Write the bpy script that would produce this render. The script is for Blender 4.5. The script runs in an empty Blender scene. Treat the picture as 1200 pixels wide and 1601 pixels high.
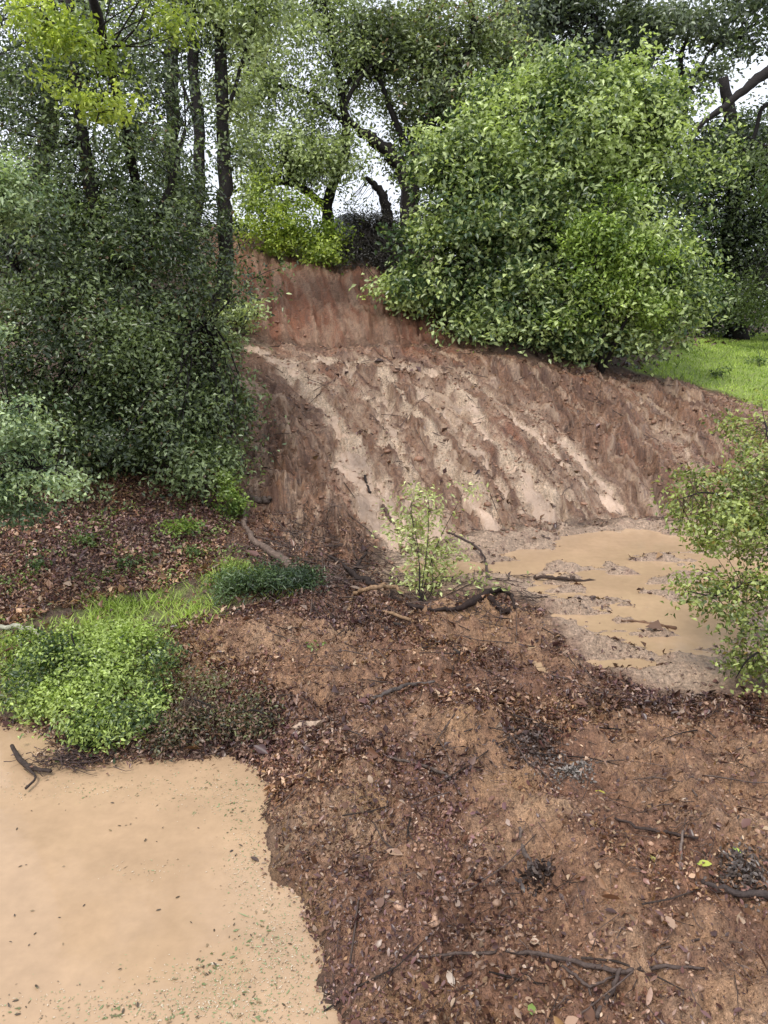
import bpy, math, random
import numpy as np

# ------------------------------------------------------------------ camera, sky, sun, exposure
scene = bpy.context.scene
CAMH, PITCH, F = 2.6, math.radians(15.0), 1203.0
cam_d = bpy.data.cameras.new('camera')
cam = bpy.data.objects.new('camera', cam_d)
scene.collection.objects.link(cam)
cam.location = (0, 0, CAMH)
cam.rotation_euler = (math.radians(90) - PITCH, 0, 0)
cam_d.sensor_fit = 'VERTICAL'
cam_d.angle = 2 * math.atan(800.5 / F)
cam_d.clip_start = 0.05
cam_d.clip_end = 2000
scene.camera = cam

SUN_EL, SUN_AZ = math.radians(62), math.radians(215)
world = bpy.data.worlds.new("World")
scene.world = world
world.use_nodes = True
wn = world.node_tree
wn.nodes.clear()
sky = wn.nodes.new('ShaderNodeTexSky')
sky.sky_type = 'NISHITA'
sky.sun_disc = False
sky.sun_elevation = SUN_EL
sky.sun_rotation = SUN_AZ
sky.air_density = 1.0
sky.dust_density = 4.0
over = wn.nodes.new('ShaderNodeMix'); over.data_type = 'RGBA'     # cloud cover: even grey-white over the blue
over.inputs['Factor'].default_value = 0.86
over.inputs['B'].default_value = (8.3, 8.7, 9.7, 1)
bgn = wn.nodes.new('ShaderNodeBackground')
bgn.inputs['Strength'].default_value = 0.092
outn = wn.nodes.new('ShaderNodeOutputWorld')
wn.links.new(sky.outputs[0], over.inputs['A'])
cn = wn.nodes.new('ShaderNodeTexNoise'); cn.inputs['Scale'].default_value = 2.6; cn.inputs['Detail'].default_value = 6
cm = wn.nodes.new('ShaderNodeMapRange'); cm.inputs['From Min'].default_value = .3; cm.inputs['From Max'].default_value = .7
cm.inputs['To Min'].default_value = .82; cm.inputs['To Max'].default_value = 1.12
ctc = wn.nodes.new('ShaderNodeTexCoord'); wn.links.new(ctc.outputs['Generated'], cn.inputs['Vector'])
cs = wn.nodes.new('ShaderNodeVectorMath'); cs.operation = 'SCALE'
wn.links.new(cn.outputs['Fac'], cm.inputs['Value']); wn.links.new(cm.outputs[0], cs.inputs['Scale'])
wn.links.new(over.outputs['Result'], cs.inputs[0]); wn.links.new(cs.outputs[0], bgn.inputs['Color'])
wn.links.new(bgn.outputs[0], outn.inputs['Surface'])

sun_d = bpy.data.lights.new('sun', 'SUN')
sun_d.energy = 1.5
sun_d.angle = math.radians(14)
sun_d.color = (1.0, 0.955, 0.89)
sun = bpy.data.objects.new('sun', sun_d)
scene.collection.objects.link(sun)
sun.rotation_euler = (math.radians(90) - SUN_EL, 0, math.pi - SUN_AZ)

vs = scene.view_settings
scene.display_settings.display_device = 'sRGB'
vs.view_transform = 'Standard'
vs.look = 'None'
vs.exposure = 0.82
vs.gamma = 1
vs.use_curve_mapping = False

rng = np.random.default_rng(7)
random.seed(7)

# ------------------------------------------------------------------ noise
def _hash(ix, iy, seed):
    h = (ix.astype(np.int64) * 374761393 + iy.astype(np.int64) * 668265263 + seed * 1442695041) & 0xffffffff
    h = ((h ^ (h >> 13)) * 1274126177) & 0xffffffff
    h = (h ^ (h >> 16)) & 0xffffffff
    return h / 4294967295.0 * 6.28318530718

def noise2(x, y, seed=0):
    x = np.asarray(x, float); y = np.asarray(y, float)
    ix = np.floor(x); iy = np.floor(y)
    fx = x - ix; fy = y - iy
    ux = fx * fx * fx * (fx * (fx * 6 - 15) + 10); uy = fy * fy * fy * (fy * (fy * 6 - 15) + 10)
    r = []
    for dx in (0, 1):
        for dy in (0, 1):
            a = _hash(ix + dx, iy + dy, seed)
            r.append(np.cos(a) * (fx - dx) + np.sin(a) * (fy - dy))
    n = (r[0] * (1 - ux) + r[2] * ux) * (1 - uy) + (r[1] * (1 - ux) + r[3] * ux) * uy
    return n * 1.5

def fbm(x, y, octs=4, seed=0, gain=0.5, lac=2.03):
    s = 0; a = 1; t = 0
    for o in range(octs):
        s = s + a * noise2(x, y, seed + o * 17); t += a
        x = x * lac + 3.7; y = y * lac - 1.9; a *= gain
    return s / t

def ridged(x, y, octs=3, seed=0):
    s = 0; a = 1; t = 0
    for o in range(octs):
        s = s + a * (1 - np.abs(noise2(x, y, seed + o * 13)) * 2); t += a
        x = x * 2.1 + 5.1; y = y * 2.1 + 2.3; a *= 0.5
    return s / t

def sstep(a, b, x):
    t = np.clip((x - a) / (b - a), 0, 1)
    return t * t * (3 - 2 * t)

# ------------------------------------------------------------------ places: photograph bearings turned into world points
SP, CP = math.sin(PITCH), math.cos(PITCH)
def ray(u, v):
    yv = (800 - v) / F
    fy = CP + yv * SP
    return ((u - 600) / F / fy, (-SP + yv * CP) / fy)      # x and z per metre of depth
def P(u, v, Y):
    a, b = ray(u, v)
    return np.array((a * Y, Y, CAMH + b * Y))
def G(u, v, z):
    a, b = ray(u, v)
    Y = (z - CAMH) / b
    return (a * Y, Y, z)
def S(u, v, Y):
    return tuple(P(u, v, Y))

ctrl = [
 # left pond bed and its shores
 G(0,1601,-.09), G(250,1420,-.10), G(60,1260,-.09), G(330,1280,-.07), G(400,1500,-.07), G(300,1601,-.09), G(150,1600,-.09), G(480,1650,-.03),
 G(418,1230,.0), G(432,1360,.0), G(497,1470,.0), G(515,1601,.0), G(370,1186,.0), G(220,1192,.0), G(60,1150,.0), G(0,1135,.0),
 # foreground mound
 G(470,1260,.09), G(560,1450,.12), G(600,1200,.17), G(800,1300,.24), G(720,1500,.2), G(1000,1500,.26), G(1200,1601,.3), G(1200,1300,.32),
 G(1100,1160,.22), G(900,1110,.17), G(600,1050,.21), G(450,1050,.17), G(300,1000,.15), G(300,1110,.1), G(430,1110,.15), G(450,980,.18), G(620,975,.17), G(800,980,.15),
 # right pool
 G(900,870,.02), G(1050,900,.03), G(980,1030,.04), G(1100,980,.02), G(1180,900,.04), G(820,900,.06), G(860,960,.06), G(620,885,.09), G(700,870,.06), G(960,1070,.08), G(1120,1085,.12),
 # left bank
 G(0,960,.18), G(200,925,.2), G(100,1050,.1), G(0,860,.45), G(200,825,.5), G(350,850,.38), G(330,930,.22), G(100,780,.75),
 (-4,10,1.5), (-6,12,2.6), (-3.2,12.5,2.2), (-3.5,9,1.0),
 # mud slope
 G(600,875,.14), G(770,850,.12), G(900,822,.12), G(1010,812,.12), G(1200,825,.2), G(400,900,.3), G(490,865,.28), G(385,830,.42),
 S(420,700,9.7), S(560,700,9.6), S(700,700,9.8), S(850,700,10.1), S(1000,700,10.6), S(1130,680,11.2),
 S(500,620,11.1), S(700,630,11.1), S(900,640,11.5),
 S(380,535,12.7), S(460,556,12.4), S(600,566,12.3), S(740,582,12.3), S(850,590,12.6), S(980,600,13), S(1100,620,13.2),
 S(500,543,13.1), S(620,552,13.0),
 # scar and crest
 S(400,480,14.2), S(500,480,14.5), S(620,500,14), S(420,420,15.8), S(520,420,16), S(600,440,15.6),
 S(330,358,17.0), S(400,376,17.2), S(460,396,17.1), S(530,402,17.1),
 (-4,19.5,4.2), (-1,20,4.2), (-1,24,3.4), (-6,26,3.2), (0,40,2),
 S(700,515,13.9), S(820,545,13.4), (2,16,2.7), (.7,17.2,3.7),
 # lawn
 S(1200,640,12.4), S(1000,580,14), S(1200,580,15.5), S(1200,540,20), S(1100,530,21), (12,26,1.9), (6,28,2.1), (20,40,2),
 # beyond the picture
 (-6,3,.1), (-8,7,.7), (-12,12,3), (-14,24,4.2), (-25,40,3), (25,10,.8), (9,8,.5), (6,5,.35), (5,2,.35), (3,-2,.3), (-3,-2,0), (0,-6,.1), (40,40,2), (0,60,1.5), (-50,10,2), (50,-5,1), (-40,-10,1),
]
ctrl = np.array(ctrl, float)
def tps_fit(c, lam=0.002):
    n = len(c)
    d2 = ((c[:, None, :2] - c[None, :, :2]) ** 2).sum(-1)
    K = 0.5 * d2 * np.log(d2 + 1e-9) + np.eye(n) * lam
    Pm = np.c_[np.ones(n), c[:, :2]]
    A = np.zeros((n + 3, n + 3)); A[:n, :n] = K; A[:n, n:] = Pm; A[n:, :n] = Pm.T
    return np.linalg.solve(A, np.r_[c[:, 2], 0, 0, 0])
W_ = tps_fit(ctrl)
def base_exact(x, y):
    sh = x.shape; x = x.ravel(); y = y.ravel()
    out = np.empty(len(x))
    for i in range(0, len(x), 40000):
        X = x[i:i+40000, None]; Yq = y[i:i+40000, None]
        d2 = (X - ctrl[None, :, 0]) ** 2 + (Yq - ctrl[None, :, 1]) ** 2
        out[i:i+40000] = (0.5 * d2 * np.log(d2 + 1e-9)) @ W_[:-3] + W_[-3] + W_[-2] * X[:, 0] + W_[-1] * Yq[:, 0]
    far = sstep(35, 60, np.hypot(x, y))
    out = np.clip(out, -1, 8)
    return (out * (1 - far) + 1.5 * far).reshape(sh)

# grid: rows in Y, columns fan out from a point behind the viewpoint so that near ground is finest
Y0 = -2.2
near = np.r_[np.exp(np.arange(math.log(3.2), math.log(10.6), .0056)), np.exp(np.arange(math.log(10.6), math.log(19.6), .0024)), np.exp(np.arange(math.log(19.6), math.log(25.5), .008))] + Y0
rowsY = np.r_[-8, -5, -3, -2, -1.4, -.8, -.3, .1, .4, .7, .85, near, near[-1] * 1.03 + 1, 27.5, 31, 36, 45, 60, 90, 150, 260, 500]
rowsY = np.unique(np.round(rowsY, 5))
sc_ = np.arange(-.42, .4201, .00155)
colS = np.r_[-30, -15, -8, -5, -3.4, -2.4, -1.8, -1.3, -1, -.8, np.arange(-.7, -.424, .008), sc_, np.arange(.428, .72, .008), .8, 1, 1.3, 1.8, 2.4, 3.4, 5, 8, 15, 30]
wid = np.maximum(rowsY - Y0, 1.5)
GX = colS[None, :] * wid[:, None]
GY = np.repeat(rowsY[:, None], len(colS), 1)
BASE = base_exact(GX, GY)
HGT = BASE.copy()
def _interp(A, x, y):
    x = np.asarray(x, float); y = np.asarray(y, float)
    fi = np.interp(y, rowsY, np.arange(len(rowsY)))
    s = x / np.interp(y, rowsY, wid)
    fj = np.interp(s, colS, np.arange(len(colS)))
    i = np.clip(fi.astype(int), 0, len(rowsY) - 2); j = np.clip(fj.astype(int), 0, len(colS) - 2)
    a = fi - i; b = fj - j
    return (A[i, j] * (1 - a) + A[i+1, j] * a) * (1 - b) + (A[i, j+1] * (1 - a) + A[i+1, j+1] * a) * b
def hit(u, v, A=None):
    A = BASE if A is None else A
    a, b = ray(u, v)
    Y = np.linspace(1.3, 45, 4000)
    d = CAMH + b * Y - _interp(A, a * Y, Y)
    k = np.argmax(d < 0)
    if not (d < 0).any(): k = len(Y) - 1
    return np.array((a * Y[k], Y[k], CAMH + b * Y[k]))
def ground(x, y): return _interp(HGT, x, y)

def wpoly(pts): return np.array([hit(u, v)[:2] for u, v in pts])
def sdist(poly, X, Yq):                     # signed distance, positive inside
    d = np.full(X.shape, 1e9); ins = np.zeros(X.shape, bool)
    n = len(poly)
    for i in range(n):
        ax, ay = poly[i]; bx, by = poly[(i+1) % n]
        ex, ey = bx - ax, by - ay
        t = np.clip(((X - ax) * ex + (Yq - ay) * ey) / (ex*ex + ey*ey + 1e-12), 0, 1)
        d = np.minimum(d, np.hypot(X - ax - t*ex, Yq - ay - t*ey))
        c = ((ay > Yq) != (by > Yq)) & (X < (bx - ax) * (Yq - ay) / (by - ay + 1e-12) + ax)
        ins ^= c
    return np.where(ins, d, -d)
def pdist(pl, X, Yq):                       # distance to polyline, 0..1 along it
    d = np.full(X.shape, 1e9); al = np.zeros(X.shape)
    n = len(pl) - 1
    for i in range(n):
        ax, ay = pl[i]; bx, by = pl[i+1]
        ex, ey = bx - ax, by - ay
        t = np.clip(((X - ax) * ex + (Yq - ay) * ey) / (ex*ex + ey*ey + 1e-12), 0, 1)
        dd = np.hypot(X - ax - t*ex, Yq - ay - t*ey)
        al = np.where(dd < d, (i + t) / n, al); d = np.minimum(d, dd)
    return d, al

# ------------------------------------------------------------------ zones of the ground
POND = [(-250,1125),(0,1133),(60,1145),(120,1180),(200,1188),(370,1180),(418,1225),(415,1300),(432,1372),(470,1420),(500,1480),(498,1540),(530,1640),(545,1760),(-350,1760)]
POOL = [(560,900),(600,868),(700,848),(770,835),(900,818),(1010,808),(1120,812),(1260,830),(1330,930),(1290,1020),(1150,1080),(1040,1092),(960,1060),(890,1020),(850,960),(780,930),(640,935),(580,930)]
SLOPE = [(372,512),(420,528),(520,540),(620,535),(700,540),(820,560),(960,580),(1060,592),(1150,620),(1240,668),(1260,760),(1180,815),(1010,815),(900,830),(770,850),(640,880),(560,900),(480,890),(440,880),(360,815),(375,700),(370,600)]
SCAR = [(322,352),(400,372),(470,396),(560,400),(640,440),(700,520),(760,548),(620,556),(520,560),(420,545),(350,520),(330,470)]
MUDF = [(250,985),(400,945),(480,905),(560,915),(640,945),(780,935),(850,960),(890,1020),(960,1062),(1040,1095),(1200,1090),(1500,1080),(2300,1100),(2600,1900),(560,1900),(515,1601),(490,1480),(425,1370),(410,1230),(370,1180),(250,1130)]
LAWN = [(985,578),(1040,556),(1080,535),(1110,520),(1300,518),(1600,540),(1600,760),(1300,690),(1200,645),(1130,612),(1050,592)]
GRASL = [(0,990),(80,955),(200,935),(300,905),(350,870),(420,915),(470,930),(400,960),(300,985),(260,1010),(280,1100),(100,1130),(0,1110),(-80,1100),(-80,1000)]
zones = {}
for nm, pl in dict(pond=POND, pool=POOL, slope=SLOPE, scar=SCAR, mudf=MUDF, lawn=LAWN, grasl=GRASL).items():
    zones[nm] = wpoly(pl)
wx = GX + fbm(GX * 1.3, GY * 1.3, 3, 5) * .25
wy = GY + fbm(GX * 1.3, GY * 1.3, 3, 9) * .25
wx2 = GX + fbm(GX * 5, GY * 5, 3, 15) * .08
wy2 = GY + fbm(GX * 5, GY * 5, 3, 19) * .08
sd = {k: sdist(zones[k], wx if k in ('slope', 'scar', 'lawn') else wx2, wy if k in ('slope', 'scar', 'lawn') else wy2) for k in zones}
m_pond = sstep(-.06, .06, sd['pond']); m_pool = sstep(-.12, .12, sd['pool'])
m_slope = sstep(-.15, .15, sd['slope']); m_scar = sstep(-.15, .15, sd['scar']); m_mudf = sstep(-.06, .06, sd['mudf'])
m_lawn = sstep(-.15, .12, sd['lawn']); m_grl = sstep(-.1, .1, sd['grasl'])
m_slope = np.maximum(m_slope, 0) * (1 - m_pool * .9)
m_mud = np.clip(np.maximum.reduce([m_slope, m_scar, m_mudf, m_pool, m_pond]), 0, 1)

STREAMS = [([(365,522),(400,545),(450,572),(495,612),(528,670),(556,740),(590,810),(640,872)], .13),
           ([(395,540),(430,560),(480,590),(515,640),(545,700),(580,770),(620,840)], .07),
           ([(430,560),(520,566),(590,580),(640,640),(680,700),(720,760),(770,830)], .10),
           ([(500,560),(600,566),(665,575),(720,622),(775,690),(830,760),(870,815)], .13),
           ([(560,565),(620,600),(665,660),(700,720),(745,780),(800,830)], .06),
           ([(640,568),(730,590),(790,640),(860,700),(930,760),(995,812)], .06),
           ([(590,585),(610,660),(640,740),(690,820),(720,850)], .08),
           ([(540,575),(585,640),(610,700),(640,770),(680,840)], .05),
           ([(520,640),(560,700),(600,770),(650,840)], .09),
           ([(640,600),(700,650),(760,720),(810,780),(850,815)], .06),
           ([(700,590),(760,650),(830,720),(890,780),(930,815)], .04),
           ([(880,690),(930,735),(975,790),(1000,815)], .10),
           ([(820,640),(880,720),(930,790),(960,815)], .035),
           ([(960,560),(1010,640),(1060,700),(1110,760)], .03)]
m_str = np.zeros_like(GX); halo = np.zeros_like(GX)
for pl, w in STREAMS:
    w2 = wpoly(pl)
    d, al = pdist(w2, GX + fbm(GX*2.2, GY*2.2, 4, 31, .6) * .3, GY + fbm(GX*2.2, GY*2.2, 2, 37) * .14)
    ww = w * (.8 + .5 * al) * (1 + .5 * noise2(GX * 3, GY * 3, 41))
    m_str = np.maximum(m_str, 1 - sstep(ww * .45, ww * 1.25, d)); halo = np.maximum(halo, 1 - sstep(w * 1.0, w * 2 + .42, d))
m_str *= np.clip(m_slope + m_pool, 0, 1)
halo *= m_slope

# relief
def rot(dx, dy):
    n = math.hypot(dx, dy); dx /= n; dy /= n
    return GX * dy * -1 + GY * dx, GX * dx + GY * dy            # across, along
ac = np.hypot(GX + 6.6, GY - 6.7); al_ = -np.arctan2(GY - 6.7, GX + 6.6) * 7.5
ac = ac + fbm(GX * .9, GY * .9, 4, 51) * .28
rill = ridged(ac * 1.5, al_ * .28, 3, 61)
rill2 = ridged(ac * 5.0 + 3, al_ * .9, 3, 67)
rill3 = ridged(ac * 13.0 + 3, al_ * 1.8, 2, 68)
lump = fbm(GX * 4, GY * 4, 5, 71, .6)
lumpf = fbm(GX * 14, GY * 14, 3, 77, .6)
ter = sstep(.0, .25, noise2(GX * 1.1, GY * 1.4, 83) + .25 * noise2(GX * 4, GY * 5, 84))       # slumped steps
slope_h = (rill - .4) * .20 + (rill2 - .4) * .10 + (rill3 - .4) * .05 + (lump * .12 + lumpf * .045) * (1 - .6 * halo) + np.abs(fbm(GX * 24, GY * 24, 2, 79)) * .03 + (ter - .5) * .13 * (1 - .75 * halo)
RIDGES = [([(560,572),(600,592),(650,645),(700,715),(750,765),(805,815)], .22, .16), ([(640,590),(690,602),(735,625)], .17, .10), ([(770,700),(840,745),(900,800)], .13, .10),
          ([(440,575),(500,610),(540,665),(560,700)], .12, .08), ([(740,590),(840,640),(930,690),(1010,770)], .2, .12), ([(880,610),(960,655),(1030,720),(1060,770)], .17, .12),
          ([(600,680),(640,740),(660,790)], .13, .07), ([(385,560),(430,620),(470,700),(490,760)], .25, .12), ([(930,610),(1010,640),(1090,700)], .14, .10), ([(470,740),(520,800),(560,860)], .22, .13), ([(820,600),(900,655),(960,730)], .1, .1)]
ridge_m = np.zeros_like(GX); ridge_h = np.zeros_like(GX)
for pl, w, h in RIDGES:
    w2 = wpoly(pl)
    d, al = pdist(w2, GX + fbm(GX*2.5, GY*2.5, 5, 811, .65) * .38, GY + fbm(GX*2.5, GY*2.5, 4, 817, .6) * .2)
    mm = 1 - sstep(w * .55, w * 1.0, d); ridge_m = np.maximum(ridge_m, mm)
    ridge_h = np.maximum(ridge_h, mm * h * (1 + .5 * noise2(GX * 5, GY * 5, 819)))
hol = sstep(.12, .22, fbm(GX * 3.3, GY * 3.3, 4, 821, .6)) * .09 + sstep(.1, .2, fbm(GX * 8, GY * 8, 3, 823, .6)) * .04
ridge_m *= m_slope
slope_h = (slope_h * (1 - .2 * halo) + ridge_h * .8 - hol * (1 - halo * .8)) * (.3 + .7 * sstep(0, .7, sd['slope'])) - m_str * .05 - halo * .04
ac2, al2 = rot(.22, -.97)
ac2 = ac2 + fbm(GX * .8, GY * .8, 4, 91, .6) * .16
scar_h = (ridged(ac2 * 2.2, al2 * .22, 3, 95) - .4) * .12 + (ridged(ac2 * 7, al2 * .5, 2, 97) - .4) * .06 + lump * .10 + lumpf * .03 - sstep(.1, .22, fbm(GX * 3, GY * 2.4, 4, 961, .6)) * .09
clod = np.abs(fbm(GX * 3.1, GY * 3.1, 4, 101, .6))
fore_h = (fbm(GX * 1.6, GY * 1.6, 3, 111) * .19 + clod * .2 - .03 + fbm(GX * 9, GY * 9, 3, 117, .6) * .035 + np.abs(fbm(GX * 22, GY * 22, 2, 119)) * .02)
fore_h = fore_h * (.25 + .75 * sstep(0, .35, sd['mudf']))
isl = fbm(GX * 1.6 + 4, GY * 4.2, 4, 121, .55)
pool_h = isl * .16 + .036 + lumpf * .01 + .035 * sstep(.35, -.1, sd['pool'])
# open water at the head of the pool and its right side
openw = np.maximum.reduce([1 - sstep(.25, .8, np.hypot((GX - hit(u, v)[0]) / rx, (GY - hit(u, v)[1]) / ry)) for u, v, rx, ry in
        ((980,852,1.5,.7), (840,872,.6,.3), (1105,985,.4,.7), (960,932,.35,.14), (880,1040,.25,.12), (1150,890,.6,.5), (690,892,.95,.4), (800,890,.6,.3), (610,890,.4,.25))])
pool_h = pool_h - openw * .10
bank_h = fbm(GX * 2, GY * 2, 4, 131) * .07 + lumpf * .012
lawn_h = fbm(GX * .8, GY * .8, 3, 141) * .06
nearf = 1 - sstep(24, 34, np.hypot(GX, GY))
oth = (1 - m_mud)
HGT = BASE + nearf * (oth * (bank_h * (1 - m_lawn) + lawn_h * m_lawn)
       + (1 - m_pool) * (1 - m_pond) * (m_slope * (1 - m_mudf) * slope_h + m_scar * (1 - m_slope) * (1 - m_mudf) * scar_h + m_mudf * fore_h)
       + m_pool * pool_h * (1 - m_pond)) - m_pond * .03
# pond edge: make sure the bed is under, the shore above
HGT = np.where(m_pond > .5, np.minimum(HGT, -.012 - .05 * sstep(.03, .5, sd['pond'])), HGT)
POOLZ = .075
shore = (m_mudf > .3) & (m_pond < .5) & (sd['mudf'] < .3)
HGT = np.where(shore, np.maximum(HGT, .004 + .05 * sstep(0, .12, sd['mudf'])), HGT)

# colours of the ground: each zone's material, darkened in slope hollows and towards the scar's right
def C(*c): return np.array(c, float)
MUD, MUDRED, MUDPALE, MUDDARK = C(.25,.125,.068), C(.26,.10,.05), C(.46,.32,.22), C(.10,.052,.034)
GREYMUD = C(.39,.27,.19)
LITTER, SOIL, GRASSC = C(.13,.08,.062), C(.15,.095,.065), C(.28,.36,.08)
def mixc(a, b, t): return a * (1 - t[..., None]) + b * t[..., None]
n1 = fbm(GX * .9, GY * .9, 4, 151); n2 = fbm(GX * 6, GY * 6, 4, 157, .6); n3 = fbm(GX * 25, GY * 25, 2, 163)
col = np.ones(GX.shape + (3,)) * SOIL
col = mixc(col, LITTER, sstep(-.2, .3, n2))
col = mixc(col, GRASSC, m_lawn * sstep(-.75, -.1, n2 + n1 * .5 + .05))
col = mixc(col, GRASSC * .8, m_grl * sstep(-.2, .3, n2) * .6)
mud = np.ones(GX.shape + (3,)) * MUD
mud = mixc(mud, MUDRED, np.clip(m_scar + sstep(.0, .4, n1) * .7, 0, 1))
mud = mixc(mud, MUDPALE, sstep(.05, .55, n2 + .2 * n3) * .55 * m_slope)
mud = mixc(mud, MUDPALE, m_scar * sstep(.2, .7, ridged(ac2 * 3, al2 * .3, 3, 171)) * .45 * (GX < .3))
stk = fbm(ac * 7, al_ * .8, 4, 701, .65); stk2 = fbm(ac * 16, al_ * 1.3, 3, 705, .65)
mud = mixc(mud, MUDPALE, sstep(.0, .3, stk) * .75 * m_slope)
mud = mixc(mud, MUDDARK, sstep(.05, .3, -stk2) * .7 * m_slope)
sk = fbm(ac2 * 7, al2 * .6, 4, 711, .65)
mud = mixc(mud, MUDPALE, sstep(.05, .4, sk) * .5 * m_scar * (1 - m_slope)); mud = mixc(mud, MUDDARK, sstep(.1, .5, -sk) * .5 * m_scar * (1 - m_slope))
mud = mixc(mud, GREYMUD, np.clip(halo * (.45 + n2 * .9 + stk * .9), 0, 1) * .85)
mud = mixc(mud, MUDDARK, sstep(.15, .55, fbm(ac * 2.4, al_ * .7, 4, 177, .6)) * .6 * m_slope * (1 - halo * .6))
fm = np.ones(GX.shape + (3,)) * C(.25,.128,.076)
fm = mixc(fm, C(.46,.29,.175), sstep(.0, .45, fbm(GX * 1.4, GY * 1.4, 4, 181)))
fm = mixc(fm, C(.52,.32,.15), sstep(.1, .45, fbm(GX * 1.1 + 3, GY * 1.1 + 8, 4, 721)) * .6)
fm = mixc(fm, C(.17,.095,.07), sstep(.05, .5, fbm(GX * 2.3 + 7, GY * 2.3, 4, 187, .6)) * .75)
mud = mixc(mud, C(.21,.11,.062), ridge_m * sstep(-.5, .1, n2) * .9)
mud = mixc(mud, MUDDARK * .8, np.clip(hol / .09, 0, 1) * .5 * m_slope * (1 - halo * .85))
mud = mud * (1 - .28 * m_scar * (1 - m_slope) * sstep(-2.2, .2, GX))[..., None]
SAND = [wpoly(q) for q in ([(640,1100),(760,1140),(830,1200),(870,1270),(930,1330),(1010,1400),(1030,1520),(900,1500),(830,1400),(780,1290),(730,1200),(640,1165),(540,1150)],
        [(330,965),(450,955),(560,985),(600,1040),(640,1100),(560,1120),(460,1110),(420,1040),(320,1010)], [(930,1130),(1080,1120),(1300,1180),(1320,1330),(1180,1340),(1060,1270),(960,1230)], [(560,930),(840,960),(880,1040),(760,1020),(640,970)],
        [(1020,1430),(1200,1440),(1400,1600),(1100,1620),(1000,1540)], [(560,1330),(660,1320),(660,1380),(600,1400)])]
m_sand = np.maximum.reduce([sstep(-.12, .12, sdist(q, wx2 + .15 * fbm(GX * 2.5, GY * 2.5, 3, 861), wy2 + .15 * fbm(GX * 2.5, GY * 2.5, 3, 863))) for q in SAND])
fm = mixc(fm, C(.42,.245,.135) * np.ones_like(fm), m_sand * sstep(-.5, .3, n2) * .7)
mud = mixc(mud, fm, m_mudf)
mud = mixc(mud, C(.48,.345,.245), m_pool * .9)
mud = mixc(mud, C(.30,.19,.135), m_pool * sstep(.1, .45, n2) * .8)
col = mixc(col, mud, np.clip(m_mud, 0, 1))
col = mixc(col, C(.60,.45,.32), np.clip(m_str * 1.1, 0, .92))
col = np.clip(col * (1 + .22 * n2[..., None] + .18 * n3[..., None]), .01, .9)
damp = sstep(.14, .0, np.abs(sd['mudf'])) * sstep(-.25, -.02, sd['pond'])
col = col * (1 - .45 * np.where(sd['pond'] < .04, damp, 0))[..., None]
wet = np.clip(m_slope * (.42 + .9 * n1) + halo * .45 + m_str * .5 + m_pool * .55 + m_scar * .15 + m_mudf * (.22 + .5 * n2), 0, 1)

# ------------------------------------------------------------------ mesh helpers
class MB:
    def __init__(s): s.v = []; s.f3 = []; s.f4 = []; s.c = []; s.n = 0
    def add(s, v, f, c=None):
        v = np.asarray(v, float).reshape(-1, 3); f = np.asarray(f, int)
        s.v.append(v)
        (s.f3 if f.shape[1] == 3 else s.f4).append(f + s.n)
        s.c.append(np.broadcast_to(np.asarray((1, 1, 1) if c is None else c, float), (len(v), 3)))
        s.n += len(v)
        return s
    def mesh(s, name, mat, smooth=False, color=True):
        me = bpy.data.meshes.new(name)
        v = np.concatenate(s.v); f3 = np.concatenate(s.f3) if s.f3 else np.zeros((0, 3), int)
        f4 = np.concatenate(s.f4) if s.f4 else np.zeros((0, 4), int)
        me.vertices.add(len(v)); me.vertices.foreach_set('co', v.astype(np.float32).ravel())
        nl = f3.size + f4.size
        me.loops.add(nl); me.polygons.add(len(f3) + len(f4))
        me.loops.foreach_set('vertex_index', np.r_[f3.ravel(), f4.ravel()].astype(np.int32))
        st = np.r_[np.arange(len(f3)) * 3, f3.size + np.arange(len(f4)) * 4].astype(np.int32)
        me.polygons.foreach_set('loop_start', st)
        try: me.polygons.foreach_set('loop_total', np.r_[np.full(len(f3), 3), np.full(len(f4), 4)].astype(np.int32))
        except Exception: pass
        if smooth: me.polygons.foreach_set('use_smooth', np.ones(len(f3) + len(f4), bool))
        if color:
            a = me.attributes.new('Col', 'FLOAT_COLOR', 'POINT')
            cc = np.c_[np.concatenate(s.c), np.ones(len(v))].astype(np.float32)
            a.data.foreach_set('color', cc.ravel())
        me.update(calc_edges=True)
        me.materials.append(mat)
        return me
def link(name, data, parent=None, **pr):
    o = bpy.data.objects.new(name, data)
    scene.collection.objects.link(o)
    if parent is not None:
        o.parent = parent
        o.matrix_parent_inverse = parent.matrix_world.inverted() if False else o.matrix_parent_inverse
    for k, val in pr.items(): o[k] = val
    return o
def root(name, loc, label, cat, group=None):
    o = link(name, None); o.location = loc; o['label'] = label; o['category'] = cat
    o.empty_display_size = .1
    if group: o['group'] = group
    return o
def part(name, mb, mat, r, smooth=False, **pr):          # geometry given in world space, stored relative to its thing
    off = np.array(r.location)
    mb.v = [v - off for v in mb.v]
    return link(name, mb.mesh(name, mat, smooth), r, **pr)
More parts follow.
